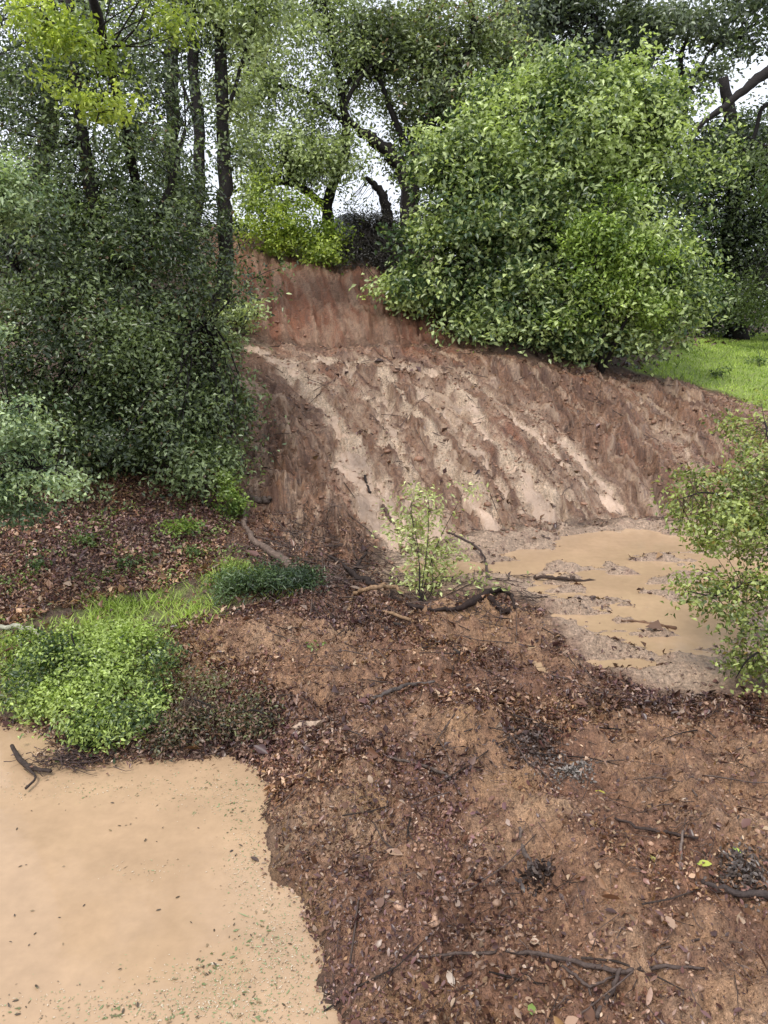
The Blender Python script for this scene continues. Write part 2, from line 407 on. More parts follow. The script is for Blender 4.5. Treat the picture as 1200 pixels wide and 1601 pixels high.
def tube(mb, pts, rad, sides=7, col=(1, 1, 1), wob=.0):
    pts = np.asarray(pts, float); n = len(pts); rad = np.broadcast_to(np.asarray(rad, float), (n,))
    t = np.gradient(pts, axis=0); t /= np.linalg.norm(t, axis=1)[:, None] + 1e-9
    ref = np.array((.31, .2, .93)) if abs(t[:, 2]).mean() < .8 else np.array((1, .1, .05))
    a = np.cross(t, ref); a /= np.linalg.norm(a, axis=1)[:, None] + 1e-9
    b = np.cross(t, a)
    th = np.arange(sides) / sides * 2 * np.pi
    rr = rad[:, None] * (1 + wob * rng.uniform(-1, 1, (n, sides)))
    V = pts[:, None] + rr[..., None] * (np.cos(th)[None, :, None] * a[:, None] + np.sin(th)[None, :, None] * b[:, None])
    V = V.reshape(-1, 3)
    i = np.arange(n - 1)[:, None] * sides; j = np.arange(sides)[None]; j2 = (j + 1) % sides
    f = np.stack([i + j, i + j2, i + sides + j2, i + sides + j], -1).reshape(-1, 4)
    V = np.vstack([V, pts[:1], pts[-1:]])
    caps = np.r_[[(n * sides, (k + 1) % sides, k) for k in range(sides)], [(n * sides + 1, (n-1) * sides + k, (n-1) * sides + (k + 1) % sides) for k in range(sides)]]
    nn = mb.n
    mb.add(V, f, col); mb.f3.append(caps + nn)
def spline(pts, n):                                      # Catmull-Rom
    pts = np.asarray(pts, float); m = len(pts)
    if m < 3:
        return pts[0] + (pts[-1] - pts[0]) * np.linspace(0, 1, n)[:, None]
    p = np.vstack([2 * pts[0] - pts[1], pts, 2 * pts[-1] - pts[-2]])
    s = np.linspace(0, m - 1 - 1e-6, n); i = s.astype(int); t = (s - i)[:, None]
    a, b, c, d = p[i], p[i+1], p[i+2], p[i+3]
    return .5 * (2*b + (c - a)*t + (2*a - 5*b + 4*c - d)*t*t + (3*b - a - 3*c + d)*t**3)
def unit(v): return v / (np.linalg.norm(v, axis=-1, keepdims=True) + 1e-9)
def leaves(mb, cen, nrm, length, width, col, fold=.25, curl=.15, hi=False):
    """folded leaf blades: cen (N,3) base points, nrm rough blade normals"""
    N = len(cen)
    nrm = unit(nrm); r = unit(rng.normal(size=(N, 3)))
    d = unit(np.cross(nrm, r)); s = np.cross(nrm, d)
    L = np.broadcast_to(length, (N,))[:, None]; Wd = np.broadcast_to(width, (N,))[:, None]
    if not hi:
        V = np.stack([cen, cen + d*L*.45 + s*Wd*.5 + nrm*Wd*fold, cen + d*L - nrm*L*curl, cen + d*L*.45 - s*Wd*.5 + nrm*Wd*fold], 1)
        f = (np.arange(N)[:, None] * 4 + np.array([0, 1, 2])[None], np.arange(N)[:, None] * 4 + np.array([0, 2, 3])[None])
        k = 4; F_ = np.concatenate(f)
    else:
        cu = rng.uniform(-.5, 1, (N, 1)) * curl * 2; fo = rng.uniform(-.1, 1, (N, 1)) * fold * 1.6
        pr = [(0, 0), (.28, .38), (.62, .5), (.85, .28), (1, 0)]
        P_ = []
        for t, w in pr:
            ax = cen + d * L * t - nrm * L * cu * t * t
            if w == 0: P_.append(ax)
            else:
                P_.append(ax + s*Wd*w*rng.uniform(.75, 1.15, (N, 1)) + nrm*Wd*fo*w); P_.append(ax); P_.append(ax - s*Wd*w*rng.uniform(.75, 1.15, (N, 1)) + nrm*Wd*fo*w)
        V = np.stack(P_, 1); k = 11
        tri = [(0,1,2),(0,2,3),(1,4,5),(1,5,2),(2,5,6),(2,6,3),(4,7,8),(4,8,5),(5,8,9),(5,9,6),(7,10,8),(8,10,9)]
        F_ = (np.arange(N)[:, None, None] * k + np.array(tri)[None]).reshape(-1, 3)
    cc = np.repeat(np.broadcast_to(col, (N, 3)), k, 0)
    mb.add(V.reshape(-1, 3), F_, cc)

# ------------------------------------------------------------------ materials
def newmat(name):
    m = bpy.data.materials.new(name); m.use_nodes = True
    nt = m.node_tree; b = nt.nodes['Principled BSDF']
    return m, nt, b
def nz(nt, scale, detail=4, rough=.6, obj=True):
    tc = nt.nodes.new('ShaderNodeTexCoord'); n = nt.nodes.new('ShaderNodeTexNoise')
    n.inputs['Scale'].default_value = scale; n.inputs['Detail'].default_value = detail; n.inputs['Roughness'].default_value = rough
    nt.links.new(tc.outputs['Object'], n.inputs['Vector'])
    return n
def attr(nt, name):
    a = nt.nodes.new('ShaderNodeAttribute'); a.attribute_name = name; return a
def rangen(nt, src, lo, hi, a=0., b=1.):
    r = nt.nodes.new('ShaderNodeMapRange'); nt.links.new(src, r.inputs['Value'])
    r.inputs['From Min'].default_value = a; r.inputs['From Max'].default_value = b
    r.inputs['To Min'].default_value = lo; r.inputs['To Max'].default_value = hi
    return r.outputs[0]
def mulcol(nt, colsock, facsock):
    v = nt.nodes.new('ShaderNodeVectorMath'); v.operation = 'SCALE'
    nt.links.new(colsock, v.inputs[0]); nt.links.new(facsock, v.inputs['Scale'])
    return v.outputs[0]
def bump(nt, b, socks, strength=.6, dist=.02):
    prev = None
    for s, d in socks:
        bp = nt.nodes.new('ShaderNodeBump'); bp.inputs['Strength'].default_value = strength; bp.inputs['Distance'].default_value = d
        nt.links.new(s, bp.inputs['Height'])
        if prev: nt.links.new(prev, bp.inputs['Normal'])
        prev = bp.outputs[0]
    nt.links.new(prev, b.inputs['Normal'])

M = {}
m, nt, b = newmat('muddy_ground')
a = attr(nt, 'Col'); w_ = attr(nt, 'wet')
n_a = nz(nt, 38, 5, .7); n_b = nz(nt, 140, 3, .6)
c1 = mulcol(nt, a.outputs['Color'], rangen(nt, n_a.outputs['Fac'], .38, 1.6, .28, .72))
c2 = mulcol(nt, c1, rangen(nt, n_b.outputs['Fac'], .7, 1.3, .25, .75))
fl_ = attr(nt, 'flow'); sm_ = attr(nt, 'slope')
def fnoise(sx, sy, det=4):
    mp = nt.nodes.new('ShaderNodeMapping'); mp.inputs['Scale'].default_value = (sx, sy, 1); nt.links.new(fl_.outputs['Vector'], mp.inputs['Vector'])
    n = nt.nodes.new('ShaderNodeTexNoise'); n.inputs['Scale'].default_value = 1; n.inputs['Detail'].default_value = det; n.inputs['Roughness'].default_value = .65
    nt.links.new(mp.outputs[0], n.inputs['Vector']); return n
f1, f2 = fnoise(5.5, .62, 7), fnoise(19, 2.8, 5)
def mixfac(c_in, c_new, facs):
    mm = nt.nodes.new('ShaderNodeMath'); mm.operation = 'MULTIPLY'; nt.links.new(facs, mm.inputs[0]); nt.links.new(sm_.outputs['Fac'], mm.inputs[1])
    mx = nt.nodes.new('ShaderNodeMix'); mx.data_type = 'RGBA'; nt.links.new(mm.outputs[0], mx.inputs['Factor'])
    nt.links.new(c_in, mx.inputs['A']); mx.inputs['B'].default_value = (*c_new, 1); return mx.outputs['Result']
c3 = mixfac(c2, (.56, .40, .27), rangen(nt, f1.outputs['Fac'], 0, .65, .53, .64))
c3 = mixfac(c3, (.12, .06, .04), rangen(nt, f1.outputs['Fac'], .8, 0, .38, .46))
c3 = mixfac(c3, (.14, .075, .05), rangen(nt, f2.outputs['Fac'], .7, 0, .34, .44))
c3 = mixfac(c3, (.52, .37, .25), rangen(nt, f2.outputs['Fac'], 0, .5, .56, .68))
nt.links.new(c3, b.inputs['Base Color'])
cw = nt.nodes.new('ShaderNodeMath'); cw.operation = 'MULTIPLY'; nt.links.new(rangen(nt, f1.outputs['Fac'], 0, .3, .42, .6), cw.inputs[0]); nt.links.new(sm_.outputs['Fac'], cw.inputs[1])
nt.links.new(cw.outputs[0], b.inputs['Coat Weight']); b.inputs['Coat Roughness'].default_value = .38; b.inputs['Coat IOR'].default_value = 1.45
mr = nt.nodes.new('ShaderNodeMath'); mr.operation = 'ADD'
nt.links.new(rangen(nt, w_.outputs['Fac'], .75, .32), mr.inputs[0]); nt.links.new(rangen(nt, n_a.outputs['Fac'], -.15, .15, .3, .7), mr.inputs[1])
nt.links.new(mr.outputs[0], b.inputs['Roughness'])
bump(nt, b, [(f1.outputs['Fac'], .09), (f2.outputs['Fac'], .05), (n_a.outputs['Fac'], .035), (n_b.outputs['Fac'], .012)], .8)
M['ground'] = m

def water_mat(name, colr, rough, rip, spread=.12, bs=.16):
    m, nt, b = newmat(name)
    n = nz(nt, 1.7, 5, .6); n_f = nz(nt, 16, 4, .6)
    rgb = nt.nodes.new('ShaderNodeRGB'); rgb.outputs[0].default_value = (*colr, 1)
    c = mulcol(nt, rgb.outputs[0], rangen(nt, n.outputs['Fac'], 1 - spread, 1 + spread, .3, .7))
    c = mulcol(nt, c, rangen(nt, n_f.outputs['Fac'], .94, 1.06, .3, .7))
    nt.links.new(c, b.inputs['Base Color'])
    b.inputs['Roughness'].default_value = rough; b.inputs['IOR'].default_value = 1.33
    r1 = nz(nt, rip, 3, .5)
    bump(nt, b, [(r1.outputs['Fac'], .006 if bs < .3 else .03)], bs)
    return m
M['pond'] = water_mat('muddy_pond_water', (.41,.28,.172), .07, 9, .13)
M['stream'] = water_mat('muddy_stream_water', (.40,.29,.215), .24, 26, .4, .6)

def leafmat(name, rough=.42, trans=.25, spec=.5):
    m, nt, b = newmat(name)
    a = attr(nt, 'Col'); nt.links.new(a.outputs['Color'], b.inputs['Base Color'])
    b.inputs['Roughness'].default_value = rough; b.inputs['Specular IOR Level'].default_value = spec
    if trans:
        tr = nt.nodes.new('ShaderNodeBsdfTranslucent'); mx = nt.nodes.new('ShaderNodeMixShader'); mx.inputs[0].default_value = trans
        gm = nt.nodes.new('ShaderNodeVectorMath'); gm.operation = 'MULTIPLY'; gm.inputs[1].default_value = (1.25, 1.35, .6)
        nt.links.new(a.outputs['Color'], gm.inputs[0]); nt.links.new(gm.outputs[0], tr.inputs['Color'])
        o = nt.nodes['Material Output']
        nt.links.new(b.outputs[0], mx.inputs[1]); nt.links.new(tr.outputs[0], mx.inputs[2]); nt.links.new(mx.outputs[0], o.inputs['Surface'])
    return m
M['leaf'] = leafmat('wet_green_leaf', .33, .3, .6)
M['grass'] = leafmat('grass_blade', .5, .3, .3)
M['dead'] = leafmat('wet_dead_leaf', .36, .06, .5)
m, nt, b = newmat('wet_bark')
a = attr(nt, 'Col'); n_a = nz(nt, 30, 5, .7)
nt.links.new(mulcol(nt, a.outputs['Color'], rangen(nt, n_a.outputs['Fac'], .5, 1.6, .3, .7)), b.inputs['Base Color'])
b.inputs['Roughness'].default_value = .7; b.inputs['Specular IOR Level'].default_value = .2
bump(nt, b, [(n_a.outputs['Fac'], .02)], .8)
M['bark'] = m
m, nt, b = newmat('mud_clod')
a = attr(nt, 'Col'); n_a = nz(nt, 60, 4, .7)
nt.links.new(mulcol(nt, a.outputs['Color'], rangen(nt, n_a.outputs['Fac'], .6, 1.4, .3, .7)), b.inputs['Base Color'])
b.inputs['Roughness'].default_value = .4
bump(nt, b, [(n_a.outputs['Fac'], .01)], .7)
M['clod'] = m

# ------------------------------------------------------------------ ground sheet and water
R_, K_ = GX.shape
idx = np.arange(R_ * K_).reshape(R_, K_)
quads = np.stack([idx[:-1, :-1], idx[:-1, 1:], idx[1:, 1:], idx[1:, :-1]], -1).reshape(-1, 4)
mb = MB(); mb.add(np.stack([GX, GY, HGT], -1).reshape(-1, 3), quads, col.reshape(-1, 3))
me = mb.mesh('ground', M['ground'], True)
at_ = me.attributes.new('wet', 'FLOAT', 'POINT'); at_.data.foreach_set('value', wet.ravel().astype(np.float32))
at_ = me.attributes.new('slope', 'FLOAT', 'POINT'); at_.data.foreach_set('value', (np.clip(np.maximum(m_slope, m_scar * .35), 0, 1) * (1 - m_mudf) * (1 - m_lawn) * (1 - .8 * m_str)).ravel().astype(np.float32))
acx = np.where(m_scar > m_slope, ac2, ac); aly = np.where(m_scar > m_slope, al2, al_)
fv = np.stack([ac * m_slope + ac2 * (1 - m_slope), al_ * m_slope + al2 * (1 - m_slope), np.zeros_like(ac)], -1)
at_ = me.attributes.new('flow', 'FLOAT_VECTOR', 'POINT'); at_.data.foreach_set('vector', fv.ravel().astype(np.float32))
link('ground', me, kind='structure')

def flat_water(name, poly, z, grow, matn):
    c = poly.mean(0); pl = c + (poly - c) * grow
    mb = MB(); n = len(pl)
    V = np.c_[np.vstack([pl, c[None]]), np.full(n + 1, z)]
    mb.add(V, [(n, i, (i + 1) % n) for i in range(n)])
    me = mb.mesh(name, matn, False, False)
    return link(name, me, kind='structure')
flat_water('pond_water', np.array([(-5.2,1.0),(.2,1.0),(.15,2.2),(-.1,3.0),(-.4,4.1),(-1.0,4.9),(-3.8,5.3),(-5.2,4.6)]), 0.0, 1.0, M['pond'])
flat_water('pool_water', np.array([(-.7,6.6),(.9,6.0),(1.2,4.6),(4.2,4.6),(5.0,7.0),(4.6,9.4),(1.5,9.2),(-.6,8.2)]), POOLZ, 1.0, M['pond'])
# water running down the slope in the rills
sheet = BASE + (1 - m_pool) * m_slope * ((rill - .4) * .20 * (1 - .3 * halo) + (rill2 - .4) * .07 + (ter - .5) * .03 + lump * .03 + lump * .02 - .035 + .02 * fbm(GX * 7, GY * 7, 3, 201)) - (1 - m_str) * .12 - halo * .018 - .012 - m_pool * .03
act = (m_str > .25)
fa = act[:-1, :-1] & act[1:, :-1] & act[:-1, 1:] & act[1:, 1:]
q = quads.reshape(R_ - 1, K_ - 1, 4)[fa]
used, inv = np.unique(q, return_inverse=True)
mb = MB(); mb.add(np.stack([GX, GY, sheet], -1).reshape(-1, 3)[used], inv.reshape(-1, 4))
link('stream_water', mb.mesh('stream_water', M['stream'], True, False), kind='structure')

# ------------------------------------------------------------------ vegetation builders
BARK = C(.018,.0145,.013)
def pal(t, dark, light, hue=None):
    t = np.clip(t, 0, 1)[:, None]
    return dark * (1 - t) + light * t
def foliage(mb, twigs, lobes, leafL, leafW, dark, light, per, clr, anchors, shell=.55, tw=.5, jit=.35, droop=0., seedn=0, cull=True, warm=None, bough=11, twmax=9., twr=.004, twc=BARK):
    """lobes: (centre, (rx,ry,rz), clumps[, palette shift])"""
    for li, lb in enumerate(lobes):
        c, r, n = np.asarray(lb[0], float), np.asarray(lb[1], float), int(lb[2])
        sh = lb[3] if len(lb) > 3 else 0.
        nb = max(2, int(n / bough))
        bd = unit(rng.normal(size=(nb, 3))); br = rng.uniform(shell, 1.0, nb) ** .6 * (1 + .30 * rng.normal(size=nb) * .6)
        bi = rng.integers(0, nb, n)
        spread = .27 * min(1.0, (9.0 / nb) ** .33) + .05
        loc = rng.normal(size=(n, 3)) * spread * rng.uniform(.6, 1.3, nb)[bi][:, None]
        loc[:, 2] *= .7
        q_ = bd[bi] * br[bi][:, None] * .92 + loc
        cc = c + q_ * r
        d = unit(q_ + bd[bi] * .4)
        bt = rng.normal(size=nb)[bi] * .38
        if cull:
            ok = cc[:, 2] > ground(cc[:, 0], cc[:, 1]) + .03
            cc, d, bt = cc[ok], d[ok], bt[ok]; n = len(cc)
        if n == 0: continue
        cl_t = np.clip(.45 + bt + .35 * noise2(cc[:, 0] * 1.1 + 9, cc[:, 2] * 1.1 + cc[:, 1] * .6, 330 + seedn) + .3 * rng.normal(size=n) * .5 + sh, -.3, 1.4)
        size = clr * rng.uniform(.6, 1.4, n)
        idx_ = np.repeat(np.arange(n), rng.poisson(per, n))
        N = len(idx_)
        if N == 0: continue
        off = rng.normal(size=(N, 3)) * size[idx_][:, None] * np.array((1, 1, .62))
        p = cc[idx_] + off - np.array((0, 0, droop)) * np.abs(off[:, :1])
        if cull:
            okk = p[:, 2] > ground(p[:, 0], p[:, 1]) + .01
            p = p[okk]; idx_ = idx_[okk]; N = len(p)
        nr = d[idx_] * .55 + np.array((0, 0, .75)) + rng.normal(size=(N, 3)) * .75
        t = cl_t[idx_] + rng.normal(size=N) * jit
        colr = pal(t, dark, light) * rng.uniform(.75, 1.25, (N, 1))
        if warm is not None:
            wmask = rng.random(N) < warm[0]
            colr[wmask] = warm[1] * rng.uniform(.7, 1.3, (wmask.sum(), 1))
        leaves(mb, p, nr, leafL * rng.uniform(.6, 1.25, N), leafW * rng.uniform(.7, 1.2, N), colr)
        if anchors is not None and tw > 0:
            A = np.asarray(anchors, float)
            for k in np.nonzero(rng.random(n) < tw)[0]:
                q = cc[k]; dd = np.linalg.norm(A - q, axis=1) + rng.random(len(A)) * .4
                s = A[np.argmin(dd)]
                mid = (s + q) / 2 + rng.normal(size=3) * .08 * np.linalg.norm(q - s) + np.array((0, 0, .05)) * np.linalg.norm(q - s)
                L = np.linalg.norm(q - s)
                if L > twmax: q = s + (q - s) * twmax / L; mid = s + (mid - s) * twmax / L; L = twmax
                tube(twigs, spline([s, mid, q], 5), np.linspace(min(.018, twr + L * .007), twr * .6, 5), 3, twc)
def px(u, v, Y, ru, rv, rd): # lobe from bearings, radii in bearing units at that depth
    return (P(u, v, Y), (ru * Y / F, rd, rv * Y / F))
def tree(name, label, cat, base, trunks, lobes, leaf, palette, per, clr, group=None, sides=8, crown='crown', **kw):
    r = root(name, base, label, cat, group)
    anchors = []
    for ti, (pts, radii) in enumerate(trunks):
        n = max(8, len(pts) * 5)
        sp = spline(pts, n); sp = sp + rng.normal(size=sp.shape) * np.mean(radii) * .12
        rr = np.interp(np.linspace(0, 1, n), np.linspace(0, 1, len(radii)), radii)
        if ti == 0: rr[:2] *= np.array((1.35, 1.15))
        mbt = MB(); tube(mbt, sp, rr, sides, BARK * rng.uniform(.85, 1.2), .12)
        part('trunk' if ti == 0 else 'limb', mbt, M['bark'], r, True)
        anchors += list(sp[n // 3:]) if ti == 0 else list(sp[1:])
    mbl, mbw = MB(), MB()
    foliage(mbl, mbw, lobes, leaf[0], leaf[1], palette[0], palette[1], per, clr, anchors, **kw)
    if mbl.n: part(crown, mbl, M['leaf'], r)
    if mbw.n: part('twigs', mbw, M['bark'], r, kind='stuff')
    return r
def pg(u, v, lift, ru, rv, rd):
    q = hit(u, v + rv * .7, HGT); return px(u, v, q[1] + lift, ru, rv, rd)
def onground(u, v, dz=-.05):
    p = hit(u, v, HGT); p[2] = ground(p[0], p[1]) + dz; return p
def basept(x, y, dz=-.08): return np.array((x, y, float(ground(x, y)) + dz))

DK, MDK = (C(.016,.032,.018), C(.055,.095,.045)), None
PAL_HOLM = (C(.035,.055,.024), C(.225,.285,.125))
PAL_MID = (C(.06,.105,.04), C(.52,.61,.25))
PAL_AIRY = (C(.14,.18,.08), C(.52,.60,.28))
PAL_YEL = (C(.20,.27,.04), C(.58,.66,.13))
PAL_OLIVE = (C(.09,.115,.055), C(.36,.42,.20))
PAL_PALE = (C(.11,.17,.085), C(.46,.56,.30))
PAL_BACK = (C(.05,.07,.048), C(.19,.23,.14))

# --- holm oak, the dark mass on the left
b0 = basept(-3.9, 9.3)
tree('holm_oak', 'big dark small-leaved evergreen oak filling the left bank down to the leaf litter', 'tree', b0,
     [([b0, P(170,600,9.2), P(160,400,9.2), P(120,150,9.5), P(100,-80,9.8)], [.13,.11,.09,.06,.04]),
      ([P(165,450,9.2), P(250,330,9.4), P(290,200,9.6)], [.06,.045,.02]),
      ([P(170,640,9.2), P(80,500,8.8), P(10,400,8.6)], [.06,.045,.02]),
      ([P(170,620,9.2), P(260,520,8.9), P(330,500,8.8)], [.06,.04,.02])],
     [px(110,230,9.6,150,150,1.1)+(420,), px(250,300,9.6,110,110,.9)+(220,), px(60,400,8.8,130,120,1.0)+(340,), px(230,440,9.1,140,120,1.0)+(430,),
      px(120,560,8.4,150,120,.9)+(430,), px(280,580,8.7,105,100,.9)+(400,.15), px(230,670,8.3,130,95,.8)+(420,.12), px(110,700,8.0,120,70,.7)+(240,),
      px(330,670,8.8,60,75,.5)+(170,.25), px(300,735,7.9,70,45,.4)+(120,.2), px(350,590,9.2,40,70,.4)+(90,.15), px(60,80,9.8,130,100,.9)+(220,), px(210,120,10.0,110,90,.8)+(140,),
      px(20,620,8.6,120,140,.9)+(200,), px(170,500,9.4,200,240,.8)+(500,-.2)],
     (.060,.031), PAL_HOLM, 22, .11, shell=.35, tw=.10, jit=.4, warm=(.02, C(.12,.07,.03)))
# --- two slender trunks at the edge of the slide
b0 = onground(345, 497)
tree('slender_oak', 'taller straight dark slender tree trunk standing at the left edge of the mudslide', 'tree', b0,
     [([b0, P(352,400,13.4), P(351,300,13.4), P(349,180,13.4), P(343,40,13.4), P(341,-120,13.4)], [.15,.125,.12,.10,.085,.07]),
      ([P(350,190,13.4), P(375,110,13.4), P(400,20,13.5)], [.035,.025,.015]),
      ([P(352,440,13.4), P(372,500,13.0), P(385,520,12.8)], [.04,.03,.015])],
     [px(400,20,13.4,60,70,.6)+(110,), px(385,490,12.8,40,28,.4)+(34,.2), px(375,180,13.6,35,90,.5)+(40,), px(330,-20,13.4,110,70,.8)+(150,), px(350,520,12.4,35,35,.4)+(36,.1)],
     (.095,.048), PAL_AIRY, 20, .15, shell=.2, tw=.5)
b0 = onground(337, 508)
tree('slender_oak', 'thin forking dark tree trunk bent at its foot, left of the taller straight trunk', 'tree', b0,
     [([b0, P(332,470,13.2), P(305,430,13.1), P(294,395,13.1), P(306,345,13.1), P(313,220,13.2), P(303,120,13.2), P(297,0,13.3), P(292,-120,13.3)], [.11,.09,.08,.08,.095,.09,.085,.075,.06]),
      ([P(309,200,13.2), P(280,120,13.2), P(250,60,13.3)], [.03,.02,.012])],
     [px(260,40,13.2,60,60,.6)+(60,), px(270,180,13.3,40,100,.5)+(46,), px(310,390,13.0,40,50,.3)+(44,-.2), px(285,300,13.2,34,60,.4)+(50,-.2)],
     (.07,.035), (C(.03,.05,.022), C(.12,.16,.06)), 20, .15, shell=.2, tw=.5)
b0 = basept(P(268,300,17.5)[0], 17.5)
tree('far_oak', 'pale indistinct tree trunk standing behind the two slender dark trunks', 'tree', b0,
     [([b0, P(270,250,17.5), P(268,100,17.5), P(272,-100,17.5)], [.17,.15,.15,.12])],
     [px(250,60,17.5,90,110,1)+(90,), px(330,60,18,60,80,1)+(40,), px(220,230,17.5,60,100,1)+(120,), px(180,60,18,60,90,1)+(50,)],
     (.09,.045), (C(.05,.07,.035), C(.15,.18,.09)), 18, .2, shell=.1, tw=.4)
# --- slanting tree with bright yellow-green young leaves, top left
b0 = basept(-1.75, 7.6)
b0 = basept(P(215,500,9.9)[0], 10.0)
tree('young_leaved_oak', 'leaning tree with bright yellow green young leaves hanging at top left', 'tree', b0,
     [([b0, P(225,420,10), P(200,220,9.4), P(150,20,8.2), P(120,-140,7.8)], [.07,.06,.055,.045,.03]),
      ([P(170,100,7.65), P(120,60,7.4), P(60,20,7.2)], [.02,.014,.008]),
      ([P(190,190,7.7), P(165,150,7.4), P(150,190,7.2)], [.015,.01,.005])],
     [px(85,20,7.2,70,35,.5)+(60,), px(140,90,7.3,45,40,.4)+(34,), px(158,150,7.2,38,45,.35)+(44,.1), px(230,20,7.5,80,50,.5)+(50,-.1), px(40,0,7.2,50,30,.4)+(24,), px(60,125,7.2,20,14,.2)+(8,)],
     (.055,.03), PAL_YEL, 17, .075, shell=.2, tw=.2)
# --- backing trees far left
b0 = basept(-6.3, 13.5)
tree('holm_oak', 'dark evergreen tree half hidden behind the big left oak', 'tree', b0,
     [([b0, P(60,300,13.4), P(80,100,13.4), P(70,-100,13.4)], [.16,.14,.11,.07])],
     [px(60,200,13.6,170,200,1.2)+(420,), px(150,420,13.3,150,160,1.0)+(380,), px(20,500,12.6,150,160,1)+(260,), px(100,20,13.5,180,80,1)+(150,)],
     (.07,.035), PAL_BACK, 24, .17, shell=.2, tw=.15)
# --- airy oak in the middle
b0 = basept(P(516,400,17.4)[0], 17.4)
tree('airy_oak', 'airy light green oak with thin sky-lit crown on the crest of the slide', 'tree', b0,
     [([b0, P(514,350,17.4), P(512,310,17.4), P(540,230,17.6), P(530,120,17.8), P(500,-20,18)], [.15,.13,.11,.10,.07,.04]),
      ([P(512,325,17.4), P(480,300,17.3), P(450,285,17.2), P(415,292,17.1), P(385,330,17)], [.09,.08,.065,.05,.025]),
      ([P(535,190,17.7), P(490,150,17.6), P(430,120,17.5), P(400,60,17.5)], [.05,.04,.03,.02]),
      ([P(530,150,17.7), P(570,90,17.8), P(600,20,18)], [.05,.035,.02])],
     [px(410,150,17.3,48,90,.8)+(170,), px(450,230,17.2,60,50,.8)+(150,.1), px(430,60,17.4,60,60,.8)+(70,), px(505,130,17.6,50,120,.8)+(190,), px(500,240,17.3,50,60,.8)+(130,.15), px(510,30,17.8,40,60,.8)+(100,),
      px(560,130,18,45,60,.8)+(60,), px(400,230,17,30,110,.6)+(120,.15), px(550,50,18,60,50,.7)+(90,), px(460,20,18.5,110,60,1)+(170,), px(380,100,18.5,60,110,1)+(130,), px(590,140,18.5,50,50,.6)+(60,), px(490,250,16.9,60,40,.6)+(90,.6), px(430,300,16.8,50,30,.5)+(50,.6), px(560,240,17.2,30,40,.5)+(30,.5)],
     (.10,.052), PAL_AIRY, 13, .17, shell=.15, tw=.6, bough=7)
b0 = basept(P(410,372,17.0)[0], 16.6)
tree('bright_sapling', 'bright yellow green leafy bush overhanging the top edge of the slide', 'bush', b0,
     [([b0, P(425,360,16.6), P(440,330,16.5), P(450,310,16.5)], [.04,.035,.02,.01]), ([P(425,360,16.6), P(470,370,16.5), P(500,375,16.5)], [.03,.02,.01])],
     [px(420,355,16.5,50,32,.6)+(110,), px(470,352,16.5,52,38,.6)+(130,), px(400,310,16.5,28,35,.4)+(40,), px(505,380,16.4,22,24,.3)+(24,), px(450,388,16.3,60,18,.3)+(60,.1), px(510,395,16.2,34,18,.3)+(34,)],
     (.085,.045), (C(.18,.26,.04), C(.52,.62,.12)), 18, .14, shell=.2, tw=.4)
# --- twisted oak
b0 = basept(P(628,420,17.8)[0], 17.8)
tree('twisted_oak', 'crooked dark-limbed oak with olive brown crown between airy oak and big bright bush', 'tree', b0,
     [([b0, P(636,360,17.8), P(640,300,17.8), P(625,262,17.8), P(590,222,17.7), P(562,205,17.6)], [.24,.21,.2,.15,.13,.10]),
      ([P(640,310,17.8), P(655,240,18), P(690,150,18.2), P(740,60,18.4), P(725,-40,18.5)], [.17,.15,.12,.08,.05]),
      ([P(562,205,17.6), P(540,170,17.5), P(570,110,17.6), P(610,90,17.7)], [.07,.05,.04,.02]),
      ([P(650,260,18), P(610,170,18), P(575,70,18.2), P(550,20,18.2)], [.08,.06,.05,.03]),
      ([P(690,160,18.2), P(760,120,18.4), P(800,90,18.6)], [.06,.05,.03])],
     [px(700,150,18.6,85,75,1.2)+(260,), px(640,190,18.6,45,80,1)+(140,), px(640,90,18.4,75,50,1)+(150,), px(770,100,18.8,80,70,1)+(210,), px(590,60,18.4,50,60,.8)+(110,), px(690,40,18.6,110,50,1)+(170,), px(740,220,18.2,90,60,1)+(150,),
      px(800,200,18.4,60,60,1)+(60,.1)],
     (.115,.058), PAL_OLIVE, 20, .19, shell=.15, tw=.4, warm=(.04, C(.25,.16,.09)))
b0 = basept(P(605,385,17.2)[0], 17.2)
tree('leaning_trunk', 'pale grey leaning tree trunk beside the crooked oak, its top bent to the left', 'tree', b0,
     [([b0, P(606,345,17.2), P(600,310,17.2), P(588,290,17.2), P(572,278,17.2)], [.13,.11,.10,.07,.04])],
     [px(560,275,17.2,30,22,.4)+(14,), px(570,320,17.6,30,30,.4)+(16,)],
     (.07,.035), PAL_OLIVE, 12, .14, shell=.1, tw=.5)
# --- brambles on the crest
b0 = basept(P(570,405,17)[0], 16.9)
tree('bramble_thicket', 'dark grey tangle of bare brambles on the crest beneath the crooked oak', 'thicket', b0,
     [([b0, P(560,370,16.9), P(590,350,16.9)], [.03,.02,.01])],
     [px(575,385,16.9,50,30,.6)+(200,), px(600,420,16.2,40,32,.5)+(150,), px(620,375,17.0,30,45,.5)+(120,), px(545,400,16.9,26,22,.4)+(60,), px(640,450,15.4,34,40,.4)+(150,), px(590,350,17.2,30,22,.4)+(60,.5), px(560,350,17.2,30,26,.4)+(40,.3), px(600,395,16.6,40,40,.4)+(140,), px(560,410,16.3,50,16,.3)+(120,), px(610,450,15.6,26,22,.3)+(80,)],
     (.06,.02), (C(.016,.016,.014), C(.075,.068,.06)), 20, .13, shell=.1, tw=1.0, crown='foliage')

